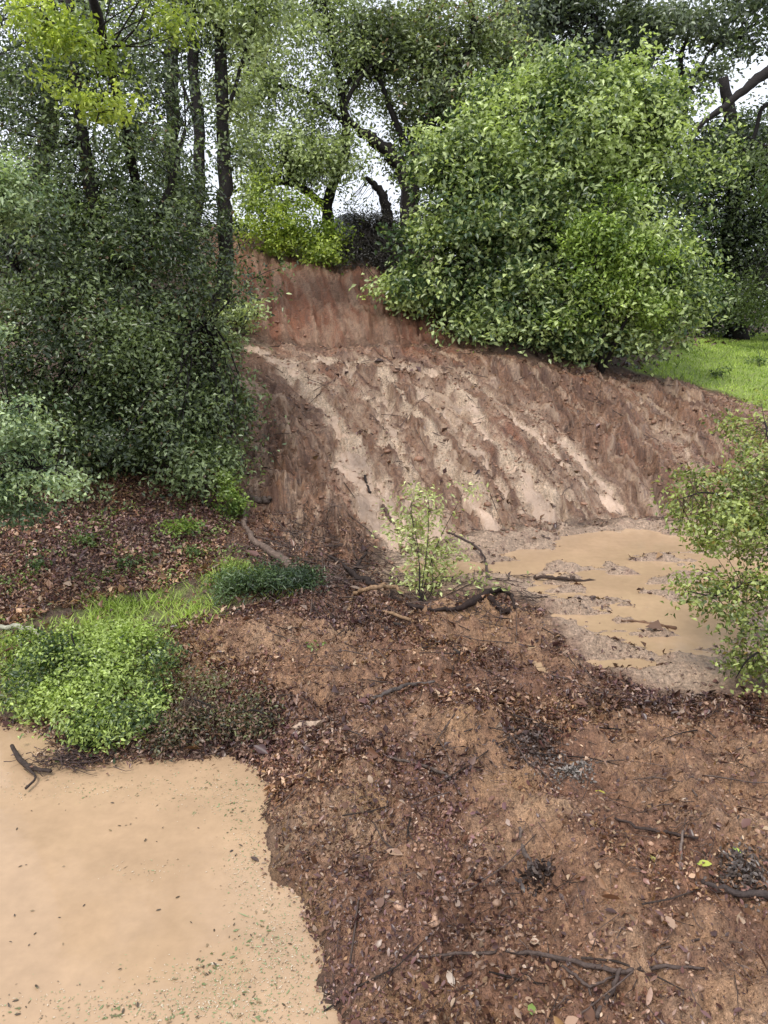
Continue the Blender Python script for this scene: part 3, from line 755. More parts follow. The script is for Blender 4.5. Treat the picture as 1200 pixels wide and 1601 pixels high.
# --- the big bright bush on the right
b0 = basept(P(850,540,14.6)[0], 14.8)
tree('broad_bush', 'very large rounded bright green bush above the slide at centre right', 'bush', b0,
     [([b0, P(850,470,14.6), P(850,330,14.6), P(870,180,14.8), P(890,100,15)], [.16,.13,.10,.06,.03]),
      ([b0, P(780,450,14.3), P(720,350,14.2), P(700,280,14.2)], [.10,.08,.05,.02]),
      ([b0, P(930,450,14.3), P(1000,350,14.4), P(1030,220,14.6)], [.10,.08,.05,.02]),
      ([b0, P(860,540,13.6), P(840,505,13.3)], [.05,.04,.02])],
     [px(880,208,15.0,150,104,1.4)+(560,.45), px(740,300,14.4,95,100,1.1)+(360,.15), px(700,240,14.6,55,50,.7)+(90,.1), px(960,260,14.8,125,140,1.2)+(480,.35), px(840,380,14.0,170,130,1.1)+(520,-.25),  # upper lobes paler, inner and underside lobes darker: shading put into the leaf colour
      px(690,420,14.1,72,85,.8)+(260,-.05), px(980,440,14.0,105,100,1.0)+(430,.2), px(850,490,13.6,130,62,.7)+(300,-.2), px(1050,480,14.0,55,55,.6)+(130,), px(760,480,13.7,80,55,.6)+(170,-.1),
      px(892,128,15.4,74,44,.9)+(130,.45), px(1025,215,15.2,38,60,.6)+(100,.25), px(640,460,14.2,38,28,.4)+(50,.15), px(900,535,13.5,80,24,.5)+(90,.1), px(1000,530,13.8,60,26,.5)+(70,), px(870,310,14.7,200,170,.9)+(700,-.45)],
     (.11,.06), PAL_MID, 18, .15, shell=.4, tw=.2, jit=.32)
b0 = basept(P(960,470,12.9)[0] , 13.4)
tree('lime_bush', 'lime green young bush spreading in front of the lower right of the broad bush', 'bush', b0,
     [([b0, P(945,470,13.1), P(930,400,13.0), P(950,330,13.0)], [.05,.04,.025,.012]), ([b0, P(990,470,13.0), P(1010,400,13.0)], [.04,.025,.012])],
     [px(930,370,13.1,52,44,.4)+(110,), px(990,410,13.1,58,44,.4)+(110,), px(940,440,13.0,70,40,.4)+(100,-.1), px(1000,480,13.2,60,34,.4)+(70,-.2), px(920,500,13.0,70,26,.35)+(60,-.3), px(1000,310,13.3,34,24,.3)+(24,-.1)],
     (.085,.046), (C(.11,.18,.03), C(.42,.54,.13)), 20, .12, shell=.3, tw=.3)
# --- dark trees behind the lawn and over the top right
b0 = basept(P(1150,520,22)[0], 22)
tree('evergreen_oak', 'dark evergreen tree standing behind the lawn at the right edge', 'tree', b0,
     [([b0, P(1140,400,22), P(1150,250,22), P(1130,120,22)], [.28,.24,.2,.12])],
     [px(1150,430,21.6,110,85,1.6)+(420,.1), px(1130,300,22,100,100,1.6)+(380,), px(1105,225,22.4,50,40,1.2)+(90,-.1), px(1220,380,22,80,160,1.6)+(240,.1), px(1180,250,22,70,60,1.2)+(150,), px(1080,340,22,50,150,1)+(220,-.2)],
     (.13,.065), (C(.028,.042,.028), C(.14,.19,.07)), 24, .26, shell=.3, tw=.1)
b0 = basept(P(1250,560,18)[0], 18)
tree('overhanging_oak', 'oak at right edge reaching a black bare limb over the bright bush', 'tree', b0,
     [([b0, P(1255,400,18), P(1250,220,18), P(1235,100,18), P(1200,-60,18)], [.3,.26,.22,.16,.1]),
      ([P(1240,110,18), P(1200,113,17.8), P(1160,142,17.6), P(1130,168,17.5), P(1095,195,17.4), P(1060,240,17.3)], [.12,.11,.085,.07,.05,.03]),
      ([P(1245,160,18), P(1195,165,18), P(1180,210,18), P(1165,240,18)], [.07,.05,.04,.02]),
      ([P(1250,240,18), P(1215,235,18), P(1190,225,18), P(1160,210,18)], [.05,.04,.03,.015])],
     [px(1180,240,18,40,40,.6)+(30,.6), px(1190,300,18.2,40,40,.6)+(40,.5), px(1180,60,18.2,40,20,.5)+(16,), px(1170,470,18.5,50,40,.8)+(80,.2)],
     (.10,.05), (C(.045,.065,.025), C(.15,.20,.07)), 18, .18, shell=.1, tw=.6)
b0 = basept(P(1020,540,24)[0], 24)
tree('tall_oak', 'tall dark oak whose crown closes over the top right of the sky', 'tree', b0,
     [([b0, P(1000,300,24), P(975,150,24), P(970,60,24), P(1000,-60,24)], [.34,.3,.24,.18,.1]),
      ([P(975,130,24), P(1010,70,24), P(1060,30,24), P(1130,10,24)], [.12,.1,.07,.03]),
      ([P(980,110,24), P(940,40,24), P(900,-10,24)], [.1,.08,.04]),
      ([P(1000,280,24), P(1068,180,24), P(1064,90,24), P(1090,30,24)], [.14,.11,.07,.03]),
      ([P(1068,160,24), P(1110,80,24), P(1150,60,24)], [.07,.05,.02])],
     [px(900,10,24,110,45,1.6)+(190,), px(1010,55,24,90,45,1.6)+(260,), px(1090,30,24,80,30,1.6)+(80,), px(930,80,24,60,35,1.2)+(80,), px(1070,140,24,40,50,1.2)+(30,), px(820,50,24,60,50,1.2)+(130,), px(1180,10,24,60,22,1.2)+(60,.2), px(1170,80,24,50,16,1)+(20,),
      px(860,110,24,60,30,1)+(30,), px(1020,140,24,60,50,1)+(60,)],
     (.17,.085), PAL_BACK, 22, .26, shell=.1, tw=.5)
# tree line further off
for i, (u, Y, h, lab) in enumerate([(-60, 24, 240, 'distant dull green tree far behind the left oaks'), (760, 27, 260, 'distant dull green tree behind the olive-crowned oak'),
                                  (930, 28, 270, 'distant dull green tree directly behind the broad bright bush'), (1260, 27, 380, 'distant dull green tree at far right beyond the lawn')]):
    b0 = basept(P(u, 400, Y)[0], Y)
    tree('distant_oak', lab, 'tree', b0, [([b0, P(u, 400, Y), P(u + 10, 250, Y)], [.3, .25, .15])],
         [px(u, 500 - h * .55, Y, 130, h * .5, 2.0) + (330,), px(u + 40, 470 - h * .3, Y, 110, h * .4, 2) + (160,)],
         (.17,.085), (C(.045,.06,.04), C(.11,.135,.075)), 20, .32, shell=.2, tw=.06)

# --- left edge saplings
b0 = basept(P(-70,900,6.1)[0], 6.1)
tree('pale_oak_sapling', 'pale green leafy sapling at the left edge in front of the dark oak', 'sapling', b0,
     [([b0, P(-50,740,6.1), P(-40,500,6.2), P(-35,300,6.4), P(-20,220,6.5)], [.05,.045,.035,.025,.01]),
      ([P(-50,760,6.1), P(10,740,5.9), P(70,730,5.8), P(110,745,5.7)], [.02,.016,.01,.005]), ([P(-50,680,6.1), P(0,640,5.9), P(50,630,5.8)], [.018,.012,.006])],
     [px(15,300,6.4,46,48,.35)+(100,), px(-10,350,6.4,50,40,.3)+(50,), px(30,650,5.9,52,40,.35)+(110,.1), px(20,730,5.8,72,48,.4)+(160,), px(80,750,5.7,40,18,.2)+(26,.1), px(15,790,5.8,62,32,.3)+(90,-.2), px(8,265,6.4,22,26,.2)+(24,.1), px(10,525,6.2,24,22,.2)+(16,-.2)],
     (.045,.023), PAL_PALE, 15, .06, shell=.3, tw=.4)
# --- right foreground bush
b0 = basept(P(1290,1130,5.2)[0], 5.2)
tree('loose_shrub', 'loose wet green shrub leaning in from the right edge over the brown pool', 'shrub', b0,
     [([b0, P(1250,1000,5.2), P(1230,850,5.3), P(1210,720,5.6), P(1195,660,5.9)], [.03,.026,.02,.013,.006]),
      ([P(1240,880,5.2), P(1170,800,5.3), P(1110,770,5.3), P(1060,780,5.3)], [.014,.01,.007,.003]),
      ([P(1250,960,5.1), P(1190,910,4.9), P(1120,930,4.8), P(1080,925,4.8)], [.014,.01,.007,.003]),
      ([P(1255,1020,5.0), P(1210,1010,4.7), P(1170,1030,4.6), P(1150,1060,4.6)], [.013,.009,.006,.003])],
     [px(1190,670,6.1,50,44,.35)+(90,.2), px(1180,740,5.6,60,55,.4)+(150,-.0), px(1110,755,5.4,52,30,.25)+(70,), px(1070,800,5.3,36,30,.2)+(50,.1), px(1150,800,5.3,66,50,.35)+(150,-.15), px(1195,840,5.2,44,55,.3)+(110,), px(1125,860,5.1,42,24,.2)+(50,.45),
      px(1110,925,4.9,50,32,.25)+(90,.1), px(1150,965,4.8,50,34,.25)+(80,), px(1190,930,4.8,38,44,.25)+(60,), px(1180,1030,4.7,44,38,.25)+(75,.1), px(1160,1080,4.6,38,26,.2)+(45,.1), px(1198,1095,4.6,26,30,.2)+(45,), px(1200,780,5.3,50,100,.3)+(60,-.1)],
     (.042,.023), (C(.08,.11,.03), C(.40,.46,.14)), 8, .055, shell=.15, tw=.14, twmax=.35, twr=.002, twc=C(.08,.06,.035), warm=(.04, C(.25,.19,.05)))
# --- left foreground shrub
b0 = basept(P(120,1120,4.9)[0], 4.95)
tree('leafy_shrub', 'low bushy green shrub at left growing on the edge of the pond', 'shrub', b0,
     [([b0, P(130,1050,4.9), P(110,990,4.95)], [.02,.012,.005]), ([b0, P(190,1060,4.85), P(240,1020,4.8)], [.018,.01,.004]),
      ([b0, P(60,1060,4.9), P(20,1020,5.0)], [.018,.01,.004]), ([b0, P(220,1090,4.7), P(280,1080,4.7)], [.014,.008,.003])],
     [px(120,1015,4.95,70,40,.3)+(150,.15), px(200,1000,4.95,40,34,.2)+(70,.1), px(50,1020,4.9,44,36,.2)+(70,-.1), px(120,1050,4.9,100,45,.3)+(130,-.1), px(40,1070,4.8,70,45,.3)+(130,-.1), px(190,1070,4.75,70,55,.3)+(180,.0), px(120,1120,4.6,90,34,.22)+(130,-.1), px(240,1110,4.6,34,36,.2)+(50,.35), px(100,1000,5.3,90,34,.3)+(110,.3), px(260,1030,4.9,40,30,.2)+(36,-.1),
      px(200,1010,5.1,60,36,.3)+(70,.15), px(10,1110,4.6,50,24,.2)+(60,-.2), pg(170,1135,0,80,30,.15)+(200,.1), pg(60,1100,0,80,34,.2)+(170,.1), px(150,1075,4.5,80,44,.25)+(120,.2), px(235,1095,4.4,34,30,.15)+(50,.45)],
     (.034,.017), (C(.035,.07,.018), C(.44,.55,.15)), 13, .05, bough=16, shell=.2, tw=.04, twmax=.15, twr=.0015, twc=C(.10,.09,.04))
b0 = onground(350,1135)
tree('trailing_shrub', 'dark half-bare twiggy shrub sagging over the pond bank beside the green shrub', 'shrub', b0,
     [([b0, P(330,1105,b0[1]), P(290,1090,b0[1])], [.012,.008,.003]), ([b0, P(390,1110,b0[1]-.05), P(430,1125,b0[1]-.1)], [.01,.007,.003])],
     [pg(300,1125,0,60,30,.15)+(150,.1), pg(380,1130,0,50,28,.12)+(120,-.3), pg(300,1075,0,55,26,.15)+(90,.5), pg(260,1155,0,60,20,.1)+(120,-.3), pg(400,1090,0,36,20,.1)+(40,-.3)],
     (.028,.013), (C(.05,.048,.03), C(.26,.28,.12)), 11, .05, shell=.1, tw=.35, twmax=.16, twr=.0015, twc=C(.11,.08,.06), crown='foliage', warm=(.45, C(.20,.12,.08)))
# --- small plants
def plant(name, label, cat, u, v, lobes, leaf, palette, per, clr, stems=3, **kw):
    b0 = onground(u, v, -.01)
    tops = [np.asarray(l[0]) for l in lobes]
    tr = [([b0, (b0 + t) / 2 + rng.normal(size=3) * .04, t], [.005, .004, .002]) for t in tops[:stems]]
    kw.setdefault('twmax', .25); kw.setdefault('twr', .0016); kw.setdefault('twc', C(.12,.10,.06))
    return tree(name, label, cat, b0, tr, lobes, leaf, palette, per, clr, sides=5, crown='foliage', **kw)
gy = hit(660, 930)[1]
plant('fallen_bough', 'wispy pale yellow green leafy bough standing in the mud at centre', 'branch', 655, 945,
      [px(640,795,gy+.5,40,28,.2)+(40,), px(645,835,gy+.4,36,22,.2)+(50,), px(675,870,gy+.2,46,34,.2)+(70,-.1), px(650,915,gy,50,26,.2)+(90,), px(700,885,gy+.2,40,22,.2)+(12,-.3), px(725,768,gy+.6,18,14,.1)+(9,.1), px(690,925,gy+.1,60,20,.2)+(24,-.6), px(760,900,gy+.2,50,20,.2)+(14,-.6), px(670,780,gy+.5,50,20,.2)+(10,.1)],
      (.055,.024), (C(.30,.34,.12), C(.66,.70,.32)), 6, .10, stems=9, shell=.1, tw=.5)
plant('green_tuft', 'dark green grassy shrub beside the fallen log at the foot of the left bank', 'shrub', 410, 935,
      [pg(400,910,0,50,24,.25)+(130,), pg(455,905,0,36,22,.2)+(90,-.3), pg(355,920,0,26,20,.2)+(50,.4)],
      (.05,.012), (C(.03,.055,.025), C(.15,.22,.09)), 16, .06, shell=.1, tw=.5)
plant('ivy_clump', 'bright green leaves at the base of the big left oak by the mud edge', 'plant', 345, 815,
      [px(350,785,7.6,26,32,.2)+(60,), px(345,745,7.9,20,26,.2)+(30,.1), px(300,830,7.1,46,16,.2)+(30,.1)],
      (.045,.024), (C(.08,.14,.03), C(.30,.40,.09)), 12, .05, shell=.1, tw=.4)
for k, (u, v, s, lab) in enumerate([(130,855,22,'small green weed in the brown leaf litter left of the grass'), (205,885,28,'larger green weed in the leaf litter above the shrub'), (275,855,24,'green weed nearest the mud slide on the left bank'),
                                  (60,880,16,'tiny green weed nearest the left edge in leaf litter'), (320,870,26,'leafy weed beside the bright grass on the left bank'), (1010,548,20,'small brownish weed under the right end of the broad bush'),
                                  (1075,548,24,'leafy weed standing at the left end of the lawn'), (1130,590,14,'dark weed in the middle of the lawn'), (1185,570,12,'dark weed at the right edge of the lawn'), (495,1030,18,'small green weed sprouting from the mud in front of the fallen log')]):
    p = hit(u, v, HGT); Yq = p[1]
    plant('weed', lab, 'weed', u, v + 4, [px(u, v - s * .3, Yq, s, s * .55, .12) + (12,)], (.045 * max(1, Yq / 9), .02 * max(1, Yq / 9)), (C(.06,.10,.03), C(.22,.30,.09)), 9, .04 * max(1, Yq / 9), stems=1, shell=.1, tw=.5)

# ------------------------------------------------------------------ grass
def inpoly(poly, n, warp=.1):
    lo, hi_ = poly.min(0), poly.max(0)
    p = rng.uniform(lo, hi_, (n, 2))
    s = sdist(poly, p[:, 0], p[:, 1]) + warp * fbm(p[:, 0] * 3, p[:, 1] * 3, 3, 401)
    return p[s > 0], s[s > 0]
def blades(p2, h, w, dark, light, mb, lean=.5):
    N = len(p2); z = ground(p2[:, 0], p2[:, 1]) - .005
    b_ = np.c_[p2, z]; a = rng.uniform(0, 6.283, N)
    s = np.c_[np.cos(a), np.sin(a), np.zeros(N)]; H = (h * rng.uniform(.5, 1.4, N))[:, None]
    tip = b_ + np.c_[rng.normal(size=(N, 2)) * lean, np.ones(N)] * H
    mid = (b_ + tip) / 2 + np.array((0, 0, .12)) * H
    V = np.stack([b_ - s * w, b_ + s * w, mid + s * w * .7, tip, mid - s * w * .7], 1).reshape(-1, 3)
    i = np.arange(N)[:, None] * 5
    F_ = np.concatenate([i + np.array([0, 1, 2]), i + np.array([0, 2, 4]), i + np.array([4, 2, 3])])
    t = np.clip(.5 + .6 * noise2(p2[:, 0] * 2, p2[:, 1] * 2, 411) + rng.normal(size=N) * .3, 0, 1)
    mb.add(V, F_, np.repeat(pal(t, dark, light), 5, 0))
mb = MB()
p, s = inpoly(zones['lawn'], 90000, .3)
p = p[(p[:, 1] < 24) & (p[:, 0] < 14)]
blades(p, .05, .010, C(.20,.29,.06), C(.52,.64,.16), mb)
p, s = inpoly(zones['lawn'], 2600, .3); p = p[(p[:, 1] < 20) & (p[:, 0] < 10)]; p = p[fbm(p[:, 0] * 1.2, p[:, 1] * 1.2, 3, 951) > .05]
blades(p, .16, .014, C(.10,.15,.04), C(.34,.40,.12), mb, .8)
link('lawn_grass', mb.mesh('lawn_grass', M['grass']), kind='stuff', label='bright green short grass of the lawn at right', category='grass')
mb = MB()
p, s = inpoly(wpoly([(-100,990),(0,985),(100,950),(250,925),(340,900),(420,930),(420,880),(360,840),(370,780),(250,770),(0,820),(-100,830)]), 16000, .1)
p = p[rng.random(len(p)) < sstep(-.05, .3, fbm(p[:, 0] * 2.4, p[:, 1] * 2.4, 4, 901, .6))]
N = len(p); cen = np.c_[p, ground(p[:, 0], p[:, 1]) + rng.uniform(.005, .06, N)]
leaves(mb, cen, np.array((0, 0, 1.)) + rng.normal(size=(N, 3)) * .6, .03 * rng.lognormal(0, .3, N), .017, pal(rng.random(N), C(.07,.12,.03), C(.32,.42,.11)))
link('ground_weeds', mb.mesh('ground_weeds', M['leaf']), kind='stuff', label='small green weeds sprouting through the leaf litter on the left bank', category='weeds')
mb = MB()
p, s = inpoly(zones['grasl'], 26000, .25)
p = p[fbm(p[:, 0] * 1.6, p[:, 1] * 1.6, 3, 431) + rng.normal(size=len(p)) * .15 > .06]
blades(p, .06, .005, C(.20,.28,.06), C(.52,.64,.16), mb, .7)
link('bank_grass', mb.mesh('bank_grass', M['grass']), kind='stuff', label='bright green grass strip on the left bank above the shrub', category='grass')

# ------------------------------------------------------------------ dead leaves, clods, twigs scattered over the ground
def leafcols(n, a):
    base_ = np.array([(.18,.088,.052), (.27,.15,.09), (.08,.038,.032), (.35,.22,.15), (.18,.088,.075), (.44,.31,.21), (.30,.175,.08)])
    w = np.array([.24,.14,.3,.12,.14,.06,.03]); w /= w.sum()
    return base_[rng.choice(len(base_), n, p=w)] * rng.uniform(.7, 1.3, (n, 1)) * a
def scatter(mb, p, L, lift=.012, hi=True, tint=1.0, flat=.5):
    N = len(p); z = ground(p[:, 0], p[:, 1])
    e = .03
    gx = (ground(p[:, 0] + e, p[:, 1]) - z) / e; gy_ = (ground(p[:, 0], p[:, 1] + e) - z) / e
    nr = np.c_[-gx, -gy_, np.ones(N)] + rng.normal(size=(N, 3)) * flat
    cen = np.c_[p, z + rng.uniform(0, lift, N)]
    LL = L * rng.lognormal(-.1, .38, N)
    leaves(mb, cen, nr, LL, LL * rng.uniform(.28, .75, N), leafcols(N, tint) * (.92 + .8 * fbm(p[:, 0] * 1.7, p[:, 1] * 1.7, 3, 731))[:, None] * (1 + .25 * fbm(p[:, 0] * .9, p[:, 1] * .9, 2, 741)[:, None] * np.array((1, .9, -.4))), .35, .22, hi)
def dens(p, seed, sc=1.3, th=-.1, soft=.25):
    return rng.random(len(p)) < sstep(th - soft, th + soft, fbm(p[:, 0] * sc, p[:, 1] * sc, 4, seed, .6))
mb = MB()
# thick litter over the foreground mud
p, s = inpoly(zones['mudf'], 300000, .06)
p = p[(p[:, 1] < 7) & (p[:, 0] < .62 * (p[:, 1] + 1.6)) & (p[:, 1] > 1.3)]
shorew = np.exp(-((p[:, 0] + .1 - (p[:, 1] - 3) * -.35) / .75) ** 2)
snd = _interp(m_sand, p[:, 0], p[:, 1])
keep = (dens(p, 501, 1.3, -.02, .18) | (rng.random(len(p)) < .85 * shorew)) & (rng.random(len(p)) > snd * .93) | (rng.random(len(p)) < .05)
p = p[keep]
nearp = p[:, 1] < 3.6
scatter(mb, p[nearp], .019, .03, True, 1.0, .9)
scatter(mb, p[~nearp], .028, .03, False, 1.0, .9)
shore_ = wpoly([(-60,1120),(60,1125),(120,1100),(300,1060),(430,1090),(430,1200),(370,1192),(200,1196),(110,1178),(40,1148),(-60,1142)])
p, s = inpoly(shore_, 9000, .04); scatter(mb, p, .03, .03, False, .9, .9)
# crumbs of leaf and bark
nearv = lambda p: (p[:, 1] < 6.6) & (np.abs(p[:, 0]) < .75 * (p[:, 1] + .6))
def crumbs(p, L, a=1.0):
    n = len(p); cen = np.c_[p, ground(p[:, 0], p[:, 1]) + rng.uniform(0, .012, n)]
    leaves(mb, cen, np.array((0, 0, .6)) + rng.normal(size=(n, 3)) * .8, L * rng.lognormal(0, .4, n), L * .55 * rng.uniform(.4, 1.4, n), leafcols(n, a) * rng.uniform(.5, 1.3, (n, 1)), .3, .2)
p, s = inpoly(zones['mudf'], 5200, .06); p = p[nearv(p) & (p[:, 1] > 1.5)]; scatter(mb, p, .032, .04, True, .85, .9)
p, s = inpoly(zones['mudf'], 190000, .06); p = p[(p[:, 1] < 6.4) & (np.abs(p[:, 0]) < .75 * (p[:, 1] + .6)) & (p[:, 1] > 1.5)]
p = p[dens(p, 871, 2.2, -.1, .3)]; crumbs(p, .009)
p, s = inpoly(zones['slope'], 26000, .1); p = p[dens(p, 873, 1.5, .1, .2)]; crumbs(p, .022)
p, s = inpoly(zones['scar'], 9000, .1); p = p[dens(p, 875, 1.2, .0, .2)]; crumbs(p, .028, .9)
p, s = inpoly(zones['pool'], 9000, .1); p = p[(ground(p[:, 0], p[:, 1]) > POOLZ - .004) & dens(p, 877, 1.5, .0)]; crumbs(p, .018, .8)
foot = wpoly([(370,800),(430,800),(560,840),(600,900),(600,960),(430,960),(330,900)])
p, s = inpoly(foot, 9000, .1); crumbs(p, .025); p, s = inpoly(foot, 900, .1); scatter(mb, p, .045, .03, False, .9, .8)
p, s = inpoly(zones['grasl'], 4200, .1); p = p[dens(p, 879, 1.6, .05)]; scatter(mb, p, .04, .045, False, 1.0, .8)
# left bank litter
rb = wpoly([(1230,640),(1500,620),(2400,700),(2400,1090),(1500,1090),(1330,1040),(1340,930),(1270,830)])
p, s = inpoly(rb, 14000, .2); scatter(mb, p, .045, .03, False, 1.1, .8)
bank = wpoly([(-150,1000),(0,985),(100,950),(250,925),(340,890),(360,840),(370,780),(250,740),(0,740),(-150,760)])
p, s = inpoly(bank, 60000, .15)
scatter(mb, p, .033, .03, False, 1.3, .8)
# thin litter on the slope and the pool margins
p, s = inpoly(zones['slope'], 9000, .1); p = p[dens(p, 521, .8, .15)]
scatter(mb, p, .055, .02, False, .8, .6)
p, s = inpoly(zones['pool'], 5000, .1); p = p[(ground(p[:, 0], p[:, 1]) > POOLZ - .01) & dens(p, 531, 1.2, .05)]
scatter(mb, p, .045, .012, False, .7, .4)
shade = wpoly([(620,500),(760,545),(900,585),(1000,590),(1060,560),(1180,530),(1180,505),(1000,510),(800,500)])
p, s = inpoly(shade, 9000, .2); scatter(mb, p, .09, .03, False, .6, .6)  # leaves beneath the broad bush tinted darker, its shade put into their colour
link('leaf_litter', mb.mesh('leaf_litter', M['dead']), kind='stuff', label='wet brown dead leaves strewn over mud and banks', category='leaf litter')

# clods of mud
import bmesh
bm = bmesh.new(); bmesh.ops.create_icosphere(bm, subdivisions=1, radius=1)
ico_v = np.array([v.co[:] for v in bm.verts]); ico_f = np.array([[v.index for v in f.verts] for f in bm.faces]); bm.free()
def clods(mb, p, size, cols, sink=.4, flat=.6):
    N = len(p); z = ground(p[:, 0], p[:, 1])
    sz = size * rng.lognormal(0, .45, N)
    k = len(ico_v)
    V = ico_v[None] * rng.uniform(.65, 1.25, (N, k, 1)) * (sz[:, None, None] * np.stack([rng.uniform(.7, 1.5, N), rng.uniform(.7, 1.5, N), np.full(N, flat)], 1)[:, None])
    a = rng.uniform(0, 6.28, N); ca, sa = np.cos(a)[:, None], np.sin(a)[:, None]
    V = np.stack([V[..., 0] * ca - V[..., 1] * sa, V[..., 0] * sa + V[..., 1] * ca, V[..., 2]], -1)
    V += np.c_[p, z + sz * flat * (1 - sink * 2) * .5][:, None]
    F_ = (np.arange(N)[:, None, None] * k + ico_f[None]).reshape(-1, 3)
    mb.add(V.reshape(-1, 3), F_, np.repeat(cols, k, 0))
def cvar(c, n, s=.35): return c * rng.uniform(1 - s, 1 + s, (n, 1))
mb = MB()
p, s = inpoly(zones['slope'], 11000, .1); p = p[dens(p, 541, 1.1, .0, .15)]
clods(mb, p, .015, cvar(C(.22,.12,.075), len(p), .5))
p, s = inpoly(zones['scar'], 3600, .1); p = p[p[:, 1] < 14.9]; clods(mb, p, .02, cvar(C(.28,.14,.09), len(p)))
p, s = inpoly(zones['mudf'], 9000, .05); p = p[(p[:, 1] < 6.6) & (np.abs(p[:, 0]) < .75 * (p[:, 1] + .6))]; p = p[dens(p, 551, 1.1, -.1)]
clods(mb, p, .008, cvar(C(.33,.2,.13), len(p)))
p, s = inpoly(zones['pool'], 1500, .05); p = p[(ground(p[:, 0], p[:, 1]) > POOLZ - .012)]
clods(mb, p, .009, cvar(C(.12,.07,.05), len(p)))
link('mud_clods', mb.mesh('mud_clods', M['clod'], True), kind='stuff', label='small wet brown clods of mud over the slide', category='mud')

# fine twigs
mb = MB()
def twiglets(zone, n, L, r, f=None, colr=C(.07,.05,.042)):
    p, s = inpoly(zone, n, .1)
    if f is not None: p = p[f(p)]
    for x, y in p:
        a = random.uniform(0, 6.28); l = L * random.uniform(.4, 1.6)
        t = np.linspace(-.5, .5, 4); X = x + np.cos(a) * t * l; Yq = y + np.sin(a) * t * l + rng.normal(size=4) * l * .06
        z = ground(X, Yq); z = z.mean() + (t * (z[-1] - z[0])) + .012 + rng.uniform(0, .02, 4)
        tube(mb, np.c_[X, Yq, z], np.array((1, .9, .7, .4)) * r, 4, colr * random.uniform(.5, 2.2))
nearv = lambda p: (p[:, 1] < 6.6) & (np.abs(p[:, 0]) < .75 * (p[:, 1] + .6))
twiglets(zones['mudf'], 3200, .11, .002, nearv)
twiglets(zones['slope'], 260, .3, .006)
twiglets(bank, 300, .2, .004)
twiglets(wpoly([(430,800),(560,820),(640,900),(820,900),(860,960),(700,985),(480,960),(400,920)]), 700, .26, .004)
twiglets(wpoly([(400,820),(520,840),(560,900),(480,930),(380,900)]), 160, .35, .005)
twiglets(shore_, 260, .12, .002)
twiglets(zones['mudf'], 160, .4, .005, nearv, C(.05,.036,.03))
link('twig_litter', mb.mesh('twig_litter', M['bark'], True), kind='stuff', label='thin broken twigs scattered among the dead leaves', category='twigs')

# ------------------------------------------------------------------ branches and logs that can be told apart
def lie(pts, lifts, n=None):
    out = []
    for (u, v), l in zip(pts, lifts):
        p = hit(u, v, HGT) if l < .06 else P(u, v, hit(u, v + l * 120, HGT)[1])
        if l < .06: p[2] = ground(p[0], p[1]) + l
        out.append(p)
    return spline(out, n or len(out) * 5)
def branch(name, label, cat, stems, colr=C(.05,.036,.03), grp=None):
    first = lie(stems[0][0], stems[0][2])
    base = first[0].copy()
    r = root(name, base, label, cat, grp)
    for i, (pts, rad, lifts) in enumerate(stems):
        sp = lie(pts, lifts); n = len(sp)
        Yd = sp[:, 1].mean(); rr = np.interp(np.linspace(0, 1, n), np.linspace(0, 1, len(rad)), rad) * Yd / F
        sp = sp + rng.normal(size=sp.shape) * rr.mean() * .35
        mb = MB(); tube(mb, sp, rr, 8, colr * random.uniform(.85, 1.15), .15)
        part('stem' if i == 0 else 'side_twig', mb, M['bark'], r, True)
    return r
Z = lambda n, l=.012: [l] * n
branch('dead_branch', 'long thin dark branch with forks lying on leaves at bottom right', 'branch',
  [([(650,1505),(740,1497),(830,1500),(900,1515),(960,1530),(1030,1527),(1100,1518)], [2,3.5,4,4.5,5,4,2], [.01,.02,.025,.025,.03,.03,.01]),
   ([(862,1505),(890,1530),(920,1550),(960,1535)], [3,3,3,2], Z(4,.02)), ([(968,1532),(955,1565),(930,1605)], [4,4.5,4], Z(3,.03)), ([(920,1550),(930,1590)], [2.5,1.5], Z(2))], C(.09,.065,.055))
branch('black_root', 'thick blackened root arching out of mud at centre, its right end curled', 'root',
  [([(705,958),(740,948),(772,932),(795,935),(803,955)], [3,6.5,6,3,2], [.01,.03,.05,.05,.02]), ([(765,936),(780,955),(795,960)], [5,4,5], Z(3,.02))], C(.028,.017,.014))
branch('black_branch', 'charred-looking dark branch left of the curled root, crossing the mud', 'branch',
  [([(612,935),(640,950),(675,957),(710,956)], [4.5,4,3,3], Z(4,.02))], C(.028,.018,.015))
branch('forked_branch', 'dark forked branch sticking up beside the muddy runoff left of centre', 'branch',
  [([(590,922),(570,912),(548,900)], [4,6,5], Z(3,.03)), ([(550,900),(540,885),(515,868)], [4,3,2], [.02,.06,.1]), ([(550,898),(562,878),(575,860)], [3.5,3,1.5], [.02,.1,.2])], C(.035,.025,.022))
branch('bare_arching_root', 'tan stripped root looping over a hollow in front of forked branch', 'root',
  [([(545,955),(552,938),(580,928),(612,925),(630,932)], [3,3.5,4,3.5,3], [.01,.03,.05,.05,.02]), ([(560,950),(600,960),(650,975)], [2.5,3,2.5], Z(3,.012))], C(.30,.19,.11))
branch('fallen_log', 'pale weathered log sloping down from the left oak to the green tuft', 'log',
  [([(378,815),(395,845),(425,868),(455,890),(480,915)], [4,5,6.5,7,4], [.02,.03,.03,.03,.02]), ([(383,820),(378,800),(372,785)], [4,3,2], Z(3,.03))], C(.14,.10,.08))
branch('half_buried_log', 'short dark log half buried in the mud right of the dark oak foliage', 'log',
  [([(375,778),(400,784),(425,785)], [4,5.5,4.5], Z(3,.02))], C(.10,.075,.06))
branch('dead_branch', 'thin straight grey twig on the mud just below the middle', 'branch',
  [([(578,1100),(610,1085),(640,1076),(682,1070)], [2.5,3.5,3.5,2.5], Z(4,.02))], C(.10,.08,.07))
